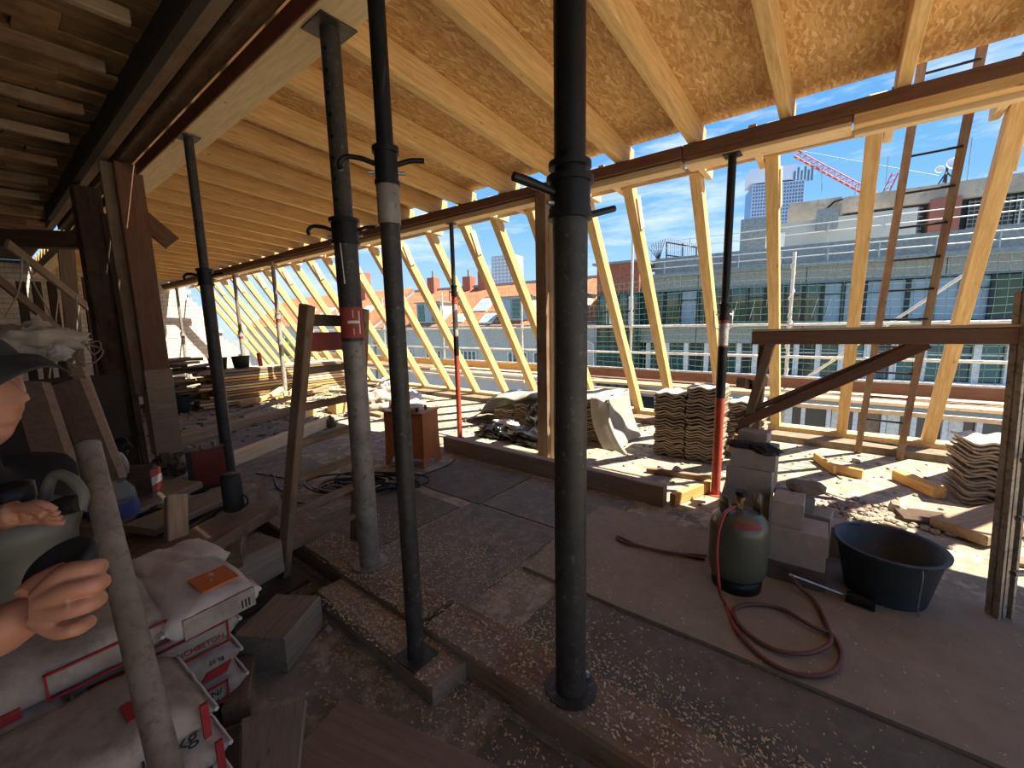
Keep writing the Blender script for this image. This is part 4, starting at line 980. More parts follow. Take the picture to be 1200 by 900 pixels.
obj('handwheel', MB().cyl(GM @ Vector((0, 0, .525)), GM @ Vector((0, 0, .545)), .03, n=10), 'steel_black', t)
q = GM @ Vector((0, 0, .47)); obj('regulator', MB().cyl(q, q - RV*.05 - F_*.04, .018, n=12), 'brass', t)
def arcstrip(mb, z0, z1, r_, a0, a1):
    vs = []; n = 10
    for k in range(n+1):
        a = a0+(a1-a0)*k/n; vs += [(gx+r_[0]*math.cos(a), gy+r_[0]*math.sin(a), .022+z0), (gx+r_[1]*math.cos(a), gy+r_[1]*math.sin(a), .022+z1)]
    return mb.add(vs, [(2*k, 2*k+2, 2*k+3, 2*k+1) for k in range(n)], True)
av2 = math.atan2(EYE.y-gy, EYE.x-gx)
obj('sticker', arcstrip(MB(), .385, .412, (.1395, .1185), av2-.15, av2+.85), 'paint_red', t, label='faded red and white sticker band')
H0 = q - RV*.05 - F_*.04
pts = [H0, at(848, 604, D=2.12), at(840, 640, D=2.08), at(843, 690, D=2.03), at(850, 708, z=.035), at(866, 742, z=.035), at(900, 775, z=.035), at(940, 791, z=.035), at(975, 788, z=.035), at(986, 768, z=.035), at(976, 745, z=.035), at(950, 733, z=.045), at(915, 713, z=.035), at(880, 708, z=.035), at(860, 716, z=.035), at(872, 738, z=.035), at(905, 760, z=.035), at(945, 766, z=.045), at(972, 754, z=.05), at(970, 735, z=.035), at(955, 705, z=.035), at(937, 688, z=.06), at(928, 676, z=.12)]
P = smooth_pts(pts, 7); k = 7*5
hs = thing('gas_hose', 'red-brown gas hose looping over the mat from the gas bottle valve', 'hose', tuple(P[k]))
obj('hose', MB().tube(P[:k+1], .0085, 8), 'hose_red', hs, Matrix.Translation(P[0])); obj('hose', MB().tube(P[k:], .0095, 8), 'hose_brown', hs, Matrix.Translation(P[k]))
th_ = thing('gas_torch', 'roofing torch with thin steel rod and burner head lying beside the bucket', 'torch', tuple(at(1010, 705, z=.03)))
a = at(925, 673, z=.12); b_ = at(992, 698, z=.05); c = at(1026, 710, z=.05)
obj('tube', MB().cyl(a, b_, .006, n=8), 'galvanised', th_, Matrix.Translation(a)); obj('burner', MB().cyl(b_, c, .028, .030, n=16), 'steel_black', th_, Matrix.Translation(b_))
hs2 = cable('folded red hose end lying on the mat left of the gas bottle', [(826, 655, .035), (800, 650, .035), (770, 645, .035), (745, 638, .035), (728, 630, .035), (723, 629, .035), (728, 634, .035), (750, 640, .035), (790, 648, .035), (828, 651, .035)], .009, 'hose_brown', 'hose_end', 'hose')
# ================= BLOCK STACK =================
bn = 0
def block(px, py0, w_, d, h, z, label, x, y, rz=0, mat='block', grip=False):
    t_ = tag(obj('building_block', MB().box(-d/2, d/2, -w_/2, w_/2, 0, h, None, .004), mat, None, T(x, y, z, rz), local=True), label, 'block')
    if grip:
        mb = MB().box(-.03, .05, -w_/2-.004, -w_/2+.004, h*.35, h*.75); obj('grip_slot', mb, 'paper', t_, WM[t_], local=True)
    return t_
Z0 = .022
block(0, 0, .26, .28, .20, Z0+.0, 'grey block at the bottom of the left column behind the gas bottle', 2.99, .40)
block(0, 0, .26, .28, .20, Z0+.20, 'grey block second from the bottom in the left column behind the gas bottle', 3.0, .40, .03, grip=True)
block(0, 0, .25, .28, .15, Z0+.40, 'grey block second from the top in the left column, with a grip slot', 2.99, .385, -.02, grip=True)
block(0, 0, .24, .26, .115, Z0+.55, 'topmost wide grey block of the left column, carrying the gloves', 3.0, .375, .02)
block(0, 0, .17, .12, .075, Z0+.665, 'small grey slab lying on top of the left block column', 3.10, .40, -.1)
block(0, 0, .27, .20, .11, Z0, 'brown broken block at the foot of the right column, burner rod beside it', 2.74, .10, .0, 'block_brown')
block(0, 0, .26, .22, .20, Z0+.11, 'grey block in the middle of the right column beside the gas bottle', 2.76, .105, .02, grip=True)
block(0, 0, .15, .20, .14, Z0+.31, 'grey half block forming the upper step of the right column', 2.78, .165, .02)
block(0, 0, .22, .16, .30, 0, 'grey block standing upright behind the right column', 3.10, .07, -.1)
block(0, 0, .20, .14, .09, .30, 'small grey block with square holes behind the right column', 3.10, .16, .2)
block(0, 0, .13, .16, .20, 0, 'narrow block with perforated face at the right end behind the column', 3.22, -.08, .15)
mb = MB(); lump(mb, (3.10, .11, .44), .12, 77, .35); tag(obj('stone_slab', mb, 'curb', None, T(3.10, .11, .42)), 'rough dark stone slab on the small blocks', 'stone')
for i in range(3):
    a = at(955, 574+i*5, D=2.6); b_ = at(1005-i*10, 588+i*2, D=2.75); b_.z = max(b_.z, .25)
timber('purple_board', 'thin purple plastic strip sticking out right of the block stack, upper', at(945, 570, D=2.60), at(1000, 588, D=2.9), .05, .006, 'purple', 'strip')
timber('purple_board', 'thin purple plastic strip sticking out right of the block stack, lower', at(940, 580, D=2.60), at(985, 586, D=2.75), .06, .006, 'purple', 'strip')
crumple('work_glove', 'black work glove on top of the block column, left', 'glove', 'rubber', (2.93, .43, Z0+.665+.02), .035, .09, .022, 41, amp=.5, rz=.3)
crumple('work_glove', 'black work glove hanging over the front edge of the top block, right', 'glove', 'rubber', (2.90, .31, Z0+.665+.012), .055, .07, .03, 44, amp=.6, rz=-.3)
wb = timber('wood_offcut', 'yellow wood piece standing upright left of the grey block column', at(862, 555, D=3.25), at(868, 510, D=3.25), .07, .10, 'spruce_orange')
timber('wood_offcut', 'pale bent offcut leaning behind the block column beside the red prop', at(858, 530, D=3.35), at(872, 505, D=3.3), .06, .09, 'spruce_pale')
# ================= BUCKET =================
bx, by = 2.86, -.285
t = thing('bucket', 'large dark blue-black mortar bucket on the mat beside the torch', 'bucket', (bx, by, 0)); QM = T(bx, by, .0)
obj('shell', MB().lathe([(0, .006), (.158, .006), (.163, 0), (.168, .006), (.222, .285), (.238, .290), (.240, .300), (.228, .302), (.214, .292), (.162, .014), (0, .013)], 40, QM), 'bucket', t)
pts = []
for k in range(11):
    a = math.pi*k/10; e1 = -RV*.0; pts.append(QM @ Vector((0, 0, .275)) + RV*(.228*math.cos(a))*.0 + F_*0 + Vector((RV.x*.232*math.cos(a), RV.y*.232*math.cos(a), 0)) )
A_ = Vector((math.cos(aR+2.0), math.sin(aR+2.0), 0)); B_ = Vector((-A_.y, A_.x, 0))
f_ = Vector((-F_.x, -F_.y, 0)).normalized()
pts = [QM @ Vector((0, 0, .28)) + f_*.225 - RV*.04, QM @ Vector((0, 0, .25)) + f_*.245 - RV*.055, QM @ Vector((0, 0, .12)) + f_*.235 - RV*.05, QM @ Vector((0, 0, .03)) + f_*.205 - RV*.01, QM @ Vector((0, 0, .012)) + f_*.2 + RV*.03]
obj('wire_handle', MB().tube(smooth_pts(pts, 5), .004, 6), 'steel_grey', t)
obj('ear', MB().box(-.03, .03, -.012, .012, .26, .30, QM @ Matrix.Translation(-f_*.225) @ Matrix.Rotation(aR, 4, 'Z')), 'bucket', t)

# ================= OLD TIMBER FRAME AT LEFT =================
t = thing('old_post', 'red-brown old timber post with a grey cased foot, left of the slim prop', 'post', (1.13, 5.4, 0))
beam('post', (1.09, 5.4, .95), (1.09, 5.4, 3.03), .21, .20, 'wood_red', t, up=(1, 0, 0), b=.008)
beam('cladding', (.975, 5.38, .9), (.97, 5.38, 3.03), .03, .13, 'wood_brown', t, up=(1, 0, 0))
obj('cased_foot', MB().box(.985, 1.20, 5.28, 5.5, .26, 1.12), 'wood_dusty', t, T(1.1, 5.4, .3))
mb = MB()
for k in range(12): lump(mb, (1.09+.08*math.cos(k*2.3), 5.38+.08*math.sin(k*1.7), .04+.02*k), .08, k+200, .8)
obj('broken_foot', mb, 'block_brown', t)
beam('strut', (1.36, 5.35, 2.36), (1.12, 5.4, 2.62), .10, .15, 'wood_red', t)
t = thing('dark_post', 'nearly black old timber post just left of the red-brown post', 'post', (.90, 6.2, 0))
beam('post', (.90, 6.25, 0), (.90, 6.15, 2.94), .24, .20, 'wood_dark', t, up=(1, 0, 0), b=.01)
beam('inner_strut', (1.03, 6.1, 0), (1.0, 6.05, 2.7), .05, .06, 'wood_dark', t, up=(1, 0, 0))
timber('tie_beam', 'dark horizontal tie beam at the left edge under the old roof', at(-60, 278, Y=7), at(96, 282, Y=6.6), .16, .17, 'wood_dark', 'beam')
timber('brace_lath', 'long light-brown lath crossing diagonally under the dark tie beam, upper one', at(8, 285, Y=6.2), at(122, 375, Y=7.2), .03, .09, 'wood_dusty', 'lath')
timber('brace_lath', 'light-brown lath crossing diagonally at the left, lower one', at(-5, 325, Y=6.2), at(80, 395, Y=7.0), .03, .09, 'wood_brown', 'lath')
t = thing('twin_post', 'pair of upright light-brown laths forming a thin post left of the dark post', 'post', tuple(at(80, 480, Y=7.6)))
beam('lath', at(74, 290, Y=7.6), at(96, 531, Y=7.6), .10, .07, 'wood_dusty', t, up=(0, 1, 0)); beam('lath', at(84, 290, Y=7.7), at(105, 529, Y=7.7), .05, .07, 'wood_dusty', t, up=(0, 1, 0))
for i, (px, lab) in enumerate([(24, 'dark slim timber post at the far left before the brick wall'), (42, 'dark slim timber post, second from the left before the brick wall'), (60, 'dark slim post with a bright clamp, left of the twin laths')]):
    timber('slim_post', lab, at(px, 330, Y=10), at(px+22, 490, Y=10), .10, .10, 'wood_dark', 'post', up=(0, 1, 0))
for px, lab in ((98, 'thin rusty pipe standing before the brick wall left of the dark post'), (110, 'second thin rusty pipe beside the first before the brick wall')):
    a = at(px, 325, Y=11); b_ = at(px+20, 474, Y=11); tag(obj('pipe', MB().cyl(b_, a, .035, n=10), 'wood_red', None, Matrix.Translation(b_)), lab, 'pipe')
# loops of pale wire hanging
def wire(label, pts, r=.006, mat='cable_pale', name='wire'):
    P = smooth_pts([at(px, py, Y=Y) for px, py, Y in pts], 6); return tag(obj(name, MB().tube(P, r, 6), mat, None, Matrix.Translation(P[0])), label, 'wire')
wire('pale wire hanging at the far left from the roof down to the cloth', [(26, 300, 5), (24, 330, 5), (18, 350, 5), (6, 372, 5)])
wire('pale wire hanging in a curve left of the twin laths', [(30, 300, 5.5), (37, 325, 5.5), (46, 345, 5.5), (56, 362, 5.5), (62, 376, 5.5), (68, 376, 5.5)])
wire('pale wire coil hanging beside the dark post', [(89, 345, 5.5), (92, 375, 5.5), (100, 402, 5.5), (110, 415, 5.5), (118, 408, 5.5), (115, 400, 5.5), (100, 405, 5.5), (90, 418, 5.5), (98, 426, 5.5), (112, 424, 5.5), (121, 412, 5.5), (112, 406, 5.5), (95, 404, 5.5), (80, 404, 5.5)])
# ================= PLANK STACK FAR LEFT-CENTRE =================
for r in range(12):
    for c in range(3):
        y = 9.35+c*.21; m_ = ['spruce_orange', 'plank_weathered', 'spruce_pale', 'wood_dusty'][(r*5+c*3+rc.randint(0, 1)) % 4]
        x0 = 2.55+rc.uniform(-.12, .25); x1 = 5.55+rc.uniform(-.3, .15)
        top = r == 11
        tag(beam('plank', (x0, y, .05+r*.058), (x1, y, .05+r*.058), .19, .042, m_, None), 'long sawn plank in the big stack before the far rafters', 'plank', 'planks in the big stack')
for k in range(11):
    p = Vector((rc.uniform(2.9, 4.6), rc.uniform(8.75, 9.15), .06+.05*(k % 3))); a = rc.uniform(-.6, .6)
    tag(beam('wood_offcut', p, p+Vector((.26*math.cos(a), .26*math.sin(a), rc.uniform(-.02, .12))), .10, .08, ['spruce', 'spruce_orange', 'spruce_pale'][k % 3], None), 'yellow wood offcut in the heap in front of the plank stack', 'offcut', 'offcuts before the plank stack')
for k in range(30):
    p = Vector((rc.uniform(1.5, 2.3), rc.uniform(9.6, 10.6), .08+.04*k*.75)); a = rc.uniform(-.5, .5); l = rc.uniform(.5, 1.0)
    tag(beam('scrap_plank', p, p+Vector((l*math.cos(a), l*math.sin(a), rc.uniform(-.05, .08))), rc.choice([.12, .16, .2]), .05, ['wood_brown', 'plank_weathered', 'wood_dusty', 'wood_dark'][k % 4], None), 'old scrap plank in the untidy pile beside the red-brown post', 'plank', 'scrap planks in the untidy pile')
t = thing('far_bucket', 'small dark bucket at the foot of the untidy scrap pile', 'bucket', (2.18, 9.4, 0)); obj('shell', MB().lathe([(0, .01), (.13, 0), (.17, .30), (.18, .31), (.16, .29), (.12, .02), (0, .02)], 20, T(2.18, 9.4, 0)), 'bucket', t)
tag(obj('white_carton', MB().box(2.1, 2.4, 9.75, 9.95, .34, .62), 'paper', None, T(2.25, 9.8, .34)), 'pale carton above the small dark bucket', 'box')
for x_, lab in ((2.88, 'dark plastic tub standing on top of the plank stack'), (3.28, 'second dark tub on the plank stack, closer to the rafters')):
    t = thing('plastic_tub', lab, 'tub', (x_, 9.5, .725)); obj('shell', MB().lathe([(0, .01), (.13, 0), (.16, .22), (.172, .23), (.15, .21), (.12, .02), (0, .02)], 20, T(x_, 9.5, .725)), 'rubber', t)
tag(obj('red_fire_tube', MB().cyl((3.62, 9.45, .725), (3.60, 9.45, 1.0), .04, n=12), 'steel_red', None, T(4.42, 9.45, .72)), 'upright rust-red tube on the plank stack beside the nearest pale prop', 'tube')
# far clutter between transformer and far sill
for i, (px, py, ww, lab, mt) in enumerate([(440, 478, .5, 'crumpled pale cement bags heaped beyond the ladder, left', 'paper'), (458, 462, .45, 'crumpled pale bag on the far heap, right', 'paper_white'), (480, 480, .35, 'white crumpled film behind the transformer', 'foil_white'), (385, 500, .16, 'dark stone lump on the floor seen between the ladder rungs', 'curb')]):
    p = at(px, py, z=.0); crumple('rubble_bag' if i < 3 else 'stone', lab, 'bag' if i < 3 else 'stone', mt, (p.x, p.y, .12 if i < 3 else .06), ww*.6, ww*.8, .22 if i < 3 else .10, 60+i, amp=.4)
for i in range(12):
    p = Vector((rc.uniform(3.6, 5.6), rc.uniform(5.2, 8.4), .03)); a = rc.uniform(-1.2, 1.2)
    tag(beam('floor_plank', p, p+Vector((rc.uniform(.6, 1.6)*math.sin(a)*.4, rc.uniform(.6, 1.6), .03)), .14, .045, ['spruce_pale', 'spruce', 'plank_weathered'][i % 3], None), 'loose plank on the sunny far floor behind the transformer', 'plank', 'loose planks on the far floor')

# ================= SCRAP TIMBER HEAP WITH TOOLS =================
heap = [((.30, 2.35, .42), (.95, 2.75, .40), .26, .07), ((.15, 2.6, .36), (.85, 3.2, .36), .24, .06), ((.42, 2.9, .44), (1.0, 3.15, .43), .24, .04), ((.25, 3.2, .42), (.80, 3.5, .44), .22, .05),
        ((.62, 2.35, .34), (.90, 3.0, .34), .18, .08), ((.35, 2.42, .20), (.92, 2.55, .20), .22, .20), ((.55, 3.1, .20), (1.12, 3.65, .20), .30, .20), ((.0, 3.0, .2), (.5, 3.4, .2), .3, .3), ((.1, 2.45, .15), (.5, 2.9, .15), .26, .26), ((.98, 3.55, .1), (1.3, 3.95, .1), .3, .2)]
labs = ['broad dark board on top of the scrap heap, nearest the sacks', 'dark board lying behind the upright stub on the heap', 'thin brown board on the heap in front of the red tin', 'flat board on the heap beside the red carton', 'dark beam end sticking forward from the heap toward the ladder', 'squared beam block under the front of the heap', 'squared beam block under the red tin', 'large dark block at the back left of the heap', 'large dark block under the bottle end of the heap', 'low dark block behind the heap under the black can']
for (a, b_, w_, h), lb_ in zip(heap, labs):
    timber('scrap_board', lb_, a, b_, w_, h, 'wood_brown' if 'dark' in lb_ else 'wood_dusty', 'board', b=.008)
p = at(207, 645, z=.42); timber('timber_stub', 'short upright pale-edged timber stub leaning at the front of the heap', at(207, 640, D=2.15), at(206, 582, D=2.25), .09, .07, 'plank_weathered', 'timber', up=(0, 1, 0))
def tin():
    p = at(246, 573, D=3.25); M = T(p.x, p.y, p.z, -.25); t = thing('red_tin', 'dusty dark red metal tin with two knobs on the scrap heap', 'tin', tuple(p), -.25)
    obj('body', MB().box(-.12, .12, -.07, .07, 0, .33, M, .006), 'steel_dark', t)
    obj('red_face', MB().box(-.085, .115, -.076, -.069, .06, .325, M), 'tin_red', t)
    mb = MB(); mb.cyl(M @ Vector((-.02, 0, .33)), M @ Vector((-.02, 0, .36)), .012, n=8); mb.cyl(M @ Vector((.06, 0, .33)), M @ Vector((.06, 0, .37)), .014, n=8); obj('knobs', mb, 'steel_grey', t)
tin()
def can():
    p = at(275, 597, z=.475); t = thing('black_can', 'small black cylindrical can with a side strap in front of the slim prop', 'can', tuple(p)); M = T(*p)
    obj('body', MB().lathe([(0, 0), (.046, 0), (.052, .01), (.052, .205), (.046, .212), (0, .212)], 28, M), 'rubber', t)
    obj('strap', MB().tube(smooth_pts([p+RV*.050+Vector((0, 0, .09)), p+RV*.078+Vector((0, 0, .07)), p+RV*.074+Vector((0, 0, .03)), p+RV*.035-F_*.03+Vector((0, 0, .005))], 4), .006, 6), 'rubber', t)
can()
a = at(218, 601, D=2.5); b_ = at(258, 582, D=2.7); tag(obj('steel_rod', MB().cyl(a, b_, .004, n=6), 'galvanised', None, Matrix.Translation(a)), 'thin shiny rod lying across the boards in front of the red tin', 'rod')
def carton():
    p = at(165, 576, z=.475); M = T(p.x, p.y, p.z, -.75); t = thing('carton', 'red and white carton with gabled top on the heap beside the plastic bottle', 'carton', tuple(p), -.75)
    mb = MB(); mb.add([(-.1, -.05, 0), (.1, -.05, 0), (.1, .05, 0), (-.1, .05, 0), (-.1, -.05, .14), (.1, -.05, .14), (.1, .05, .14), (-.1, .05, .14), (-.1, 0, .18), (.1, 0, .18)],
        [(3, 2, 1, 0), (0, 1, 5, 4), (2, 3, 7, 6), (1, 2, 6, 9, 5), (3, 0, 4, 8, 7), (4, 5, 9, 8), (6, 7, 8, 9)], False, M)
    obj('body', mb, 'block_brown', t); obj('red_end', MB().box(.1, .102, -.05, .05, 0, .145, M), 'carton_red', t); obj('band', MB().box(.102, .104, -.05, .05, .05, .10, M), 'paper_white', t)
carton()
p = at(160, 600, D=2.6); tag(obj('small_box', MB().box(-.07, .07, -.05, .05, 0, .09, T(p.x, p.y, p.z, .5)), 'block_brown', None, T(*p)), 'small brown box below the red and white carton', 'box')
def wbottle():
    p = at(138, 612, D=2.45); t = thing('plastic_bottle', 'clear plastic water canister with blue label lying among the heap', 'bottle', tuple(p)); M = T(p.x, p.y, p.z, 0, -.12, -.05)
    obj('body', MB().lathe([(0, 0), (.10, 0), (.112, .02), (.112, .08), (.105, .1), (.112, .12), (.112, .18), (.088, .215), (.080, .24), (.105, .28), (.112, .33), (.095, .39), (.06, .42), (.03, .435), (0, .437)], 28, M), 'clear_plastic', t)
    obj('label', MB().lathe([(.1135, .03), (.1135, .115)], 28, M), 'ink_blue', t)
wbottle()
crumple('dark_cloth', 'dark crumpled cloth behind the plastic canister under the leaning boards', 'cloth', 'shirt_black', tuple(at(125, 525, D=2.9)), .12, .14, .09, 71, amp=.5)
crumple('scrap_plastic', 'crumpled dark film among the boards beside the canister', 'film', 'foil_black', tuple(at(190, 600, D=2.55)), .12, .10, .03, 73, amp=.6)
# leaning boards, cloth, teal sheet
def lean(label, pts, D0, D1, th_=.045, mat='panel_brown'):
    a, b_, c, d = [at(px, py, D=dd) for (px, py), dd in zip(pts, (D0, D0, D1, D1))]
    n = (b_-a).cross(d-a).normalized()*th_
    if n.dot(EYE-a) > 0: n = -n
    vs = [a, b_, c, d, a+n, b_+n, c+n, d+n]
    return tag(obj('leaning_board', MB().add(vs, [(0, 1, 2, 3), (7, 6, 5, 4), (0, 4, 5, 1), (1, 5, 6, 2), (2, 6, 7, 3), (3, 7, 4, 0)]), mat, None, Matrix.Translation(c)), label, 'board')
lean('wide brown board leaning at the far left behind the man, nearer one', [(12, 447), (48, 447), (100, 600), (58, 608)], 2.05, 1.95)
lean('wide brown board leaning behind, with a pale cut edge on its right', [(60, 452), (93, 443), (140, 560), (106, 570)], 2.35, 2.3)
lean('pale cut edge board leaning against the wide brown board', [(78, 424), (96, 430), (143, 556), (134, 562)], 2.42, 2.36, .03, 'plank_weathered')
crumple('white_cloth', 'pale crumpled cloth bundle lying on top of the leaning boards', 'cloth', 'cloth_pale', tuple(at(40, 400, D=2.9)), .22, .22, .13, 81, amp=.45, nu=40, nv=24)
crumple('white_paper', 'small white paper scrap at the right end of the cloth bundle', 'paper', 'paper_white', tuple(at(70, 414, D=2.8)), .06, .06, .05, 82, amp=.4)
crumple('teal_sheet', 'teal plastic sheet bunched between the leaning boards and the dark post', 'sheet', 'teal', tuple(at(118, 478, D=3.1)), .07, .14, .19, 83, amp=.5)
timber('stand_board', 'dark board standing on edge under the teal sheet', at(122, 490, D=3.2), Vector((at(122, 490, D=3.2).x, at(122, 490, D=3.2).y, 0)), .05, .2, 'black_wood_shade', 'board')
crumple('green_net', 'bundle of green netting hanging outside the far rafters above the planks', 'net', 'net_green', tuple(at(336, 405, X=7.0)), .2, .5, .35, 91, amp=.5, fr=3)
# added support under leaning things, background shade put into its near-black colour
timber('crate_timber', 'big shade-black timber baulk behind the leaning boards at the left', (-.6, 3.25, .4), (.30, 3.75, .4), .4, .8, 'black_wood_shade', 'timber')
timber('crate_timber', 'shade-black upper baulk under the pale cloth bundle', (-.4, 3.45, 1.0), (.50, 3.95, 1.0), .35, .42, 'black_wood_shade', 'timber')

# ================= CEMENT SACKS =================
def sack(name, label, x, y, z, L_, W, Hh, rz=0, ry=0, seed=0, mat='paper', group=None, prints=()):
    M = T(x, y, z, rz, 0, ry)
    o = thing(name, label, 'sack', (x, y, z), rz, group); WM[o] = M; o.matrix_basis = M
    mb = MB(); nu, nv = 34, 20; vs = []
    def P(u, v):           # closed pillow, u around the section, v along the length
        a = 2*math.pi*u; s = v*2-1; e_ = (1-abs(s)**5)**.42
        cx = math.copysign(abs(math.cos(a))**.55, math.cos(a)); cz = math.copysign(abs(math.sin(a))**.62, math.sin(a))
        yy = cx*W/2*(.90+.10*e_); zz = Hh/2+cz*Hh/2*max(.16, e_)
        k = .012*nz((s*3, yy*8, zz*8), 1, seed)+.006*nz((s*9, yy*22, zz*22), 1, seed+1)
        wr = .006*math.sin(s*40+yy*30+seed)*max(0, abs(s)-.6)
        return Vector((s*L_/2 + .01*nz((yy*9, zz*9, seed), 1), yy*(1+k*2), zz+k+wr))
    for j in range(nv+1):
        for i in range(nu): vs.append(P(i/nu, j/nv))
    mb.add(vs, [(j*nu+i, (j+1)*nu+i, (j+1)*nu+(i+1) % nu, j*nu+(i+1) % nu) for j in range(nv) for i in range(nu)] + [tuple(range(nu-1, -1, -1)), tuple(range(nv*nu, (nv+1)*nu))], True)
    obj('paper_bag', mb, mat, o, M, local=True)
    # stitched end seams
    for s in (-1, 1):
        m2 = MB(); m2.tube([(s*(L_/2+.004), -W/2*.9+k*W*.09, Hh*.5+.012*nz((k, seed, s), .9)) for k in range(11)], .007, 6); obj('seam', m2, 'paper_white', o, M, local=True)
    for kind, a in prints:
        if kind == 'rect':      # red line frame on the near long side (local -Y)
            x0, x1, z0, z1 = a; mb = MB(); yy = -W/2-.0035; w_ = .006
            for (p, q) in (((x0, z0), (x1, z0)), ((x1, z0), (x1, z1)), ((x1, z1), (x0, z1)), ((x0, z1), (x0, z0))):
                mb.box(min(p[0], q[0])-w_/2, max(p[0], q[0])+w_/2, yy-.002, yy+.006, min(p[1], q[1])-w_/2, max(p[1], q[1])+w_/2)
            obj('red_frame', mb, 'ink_red', o, M, local=True)
        elif kind == 'band':
            x0, x1, z0, z1, mt = a; obj('printed_band', MB().box(x0, x1, -W/2-.005, -W/2+.006, z0, z1), mt, o, M, local=True)
        elif kind == 'slant':
            x0, x1, z0, z1 = a; yy = -W/2-.005; s_ = .02
            obj('red_logo', MB().add([(x0, yy, z0), (x1, yy, z0), (x1+s_, yy, z1), (x0+s_, yy, z1), (x0, yy+.01, z0), (x1, yy+.01, z0), (x1+s_, yy+.01, z1), (x0+s_, yy+.01, z1)], [(0, 1, 2, 3), (7, 6, 5, 4), (0, 4, 5, 1), (1, 5, 6, 2), (2, 6, 7, 3), (3, 7, 4, 0)]), 'ink_red', o, M, local=True)
        elif kind == 'text':
            s, x0, z0, size, mt = a[:5]; text_on(o, M, s, (x0, -W/2-.006, z0), size, mt)
        elif kind == 'top':
            x0, x1, y0, y1, mt = a; obj('printed_patch', MB().box(x0, x1, y0, y1, Hh-.004, Hh+.004), mt, o, M, local=True)
    return o
def text_on(parent, M, s, pos, size, mat, rot=math.pi/2, name='lettering', shear=0):
    cu = bpy.data.curves.new(name, 'FONT'); cu.body = s; cu.size = size; cu.extrude = .0012; cu.shear = shear
    tmp = bpy.data.objects.new('tmp', cu); C.objects.link(tmp); bpy.context.view_layer.update()
    me = bpy.data.meshes.new_from_object(tmp.evaluated_get(bpy.context.evaluated_depsgraph_get())); bpy.data.objects.remove(tmp)
    me.materials.clear(); me.materials.append(MATS[mat])
    o = bpy.data.objects.new(name, me); MM = M @ Matrix.Translation(pos) @ Matrix.Rotation(rot, 4, 'X'); link(o, parent, MM); return o
SX = .56
yB = 1.94
sack('cement_sack', 'bottom cement sack with black ESTRICH lettering above the dark block', .19, yB, .09, .62, .40, .11, .0, 0, 1, 'paper', None, [('rect', (.08, .24, .025, .095)), ('text', ('BETON/', .10, .060, .034, 'ink_black')), ('text', ('ESTRICH', .10, .030, .028, 'ink_black'))])
sack('cement_sack', 'cement sack with slanted red logo, second from the bottom of the rear pile', .18, yB, .195, .62, .40, .125, .01, 0, 2, 'paper', None, [('slant', (.17, .25, .025, .06)), ('text', ('25 kg', .20, .085, .022, 'ink_black'))])
sack('cement_sack', 'cement sack with a long red line frame, third in the rear pile', .255, yB, .315, .49, .40, .135, -.01, 0, 3, 'paper', None, [('rect', (-.17, .20, .025, .105)), ('slant', (-.15, -.05, .035, .09)), ('text', ('ESTRICHBETON', .0, .05, .026, 'ink_red'))])
sack('cement_sack', 'big wrinkled grey sack on top at the left, under the hand', .05, 1.89, .45, .50, .42, .14, .02, .0, 5, 'paper', None, [('band', (-.24, -.10, .02, .05, 'ink_red')), ('rect', (-.05, .22, .03, .105))])
sack('small_sack', 'small bright sack with orange patch and fine print, topmost at the right end', .395, 1.87, .45, .29, .44, .13, .06, .0, 6, 'paper_white', None, [('band', (-.10, .12, .03, .10, 'paper')), ('text', ('III', .07, .04, .045, 'ink_black')), ('top', (-.02, .10, -.16, -.03, 'ink_orange'))])
sack('cement_sack', 'sack with red stripe behind the small bright sack under the heap board', .42, 2.30, .38, .36, .26, .13, .15, 0, 7, 'paper_white', None, [('band', (.05, .07, .02, .1, 'ink_red'))])
sack('cement_sack', 'sack with small red logo at the left edge between the piles', -.16, 1.81, .335, .40, .36, .14, .02, 0, 12, 'paper', None, [('slant', (.09, .16, .03, .065)), ('text', ('25 kg', .10, .08, .03, 'ink_black'))])
# front pile
sack('quartz_sack', 'front pile sack with 10 kg print and dark red bar, upper one', .02, 1.50, .345, .54, .36, .135, .04, 0, 8, 'paper', None, [('text', ('10 kg', .088, .033, .060, 'ink_black')), ('band', (.232, .250, .015, .12, 'ink_red')), ('top', (.10, .15, -.1, -.02, 'ink_red'))])
sack('quartz_sack', 'front pile sack with 10 kg print and dark red bar, second one', .04, 1.49, .22, .54, .36, .13, .04, 0, 9, 'paper', None, [('text', ('10 kg', .088, .033, .060, 'ink_black')), ('band', (.232, .250, .015, .115, 'ink_red'))])
sack('quartz_sack', 'front pile sack at the very bottom edge of the picture', .04, 1.49, .10, .54, .36, .13, .05, 0, 10, 'paper', None, [])
timber('wood_block', 'dark squared timber under the front sack pile', (-.23, 1.5, .05), (.26, 1.5, .05), .30, .10, 'wood_dark', 'block')
timber('wood_block', 'dark squared timber under the rear sack pile', (-.1, 1.94, .045), (.40, 1.94, .045), .30, .09, 'wood_dark', 'block')
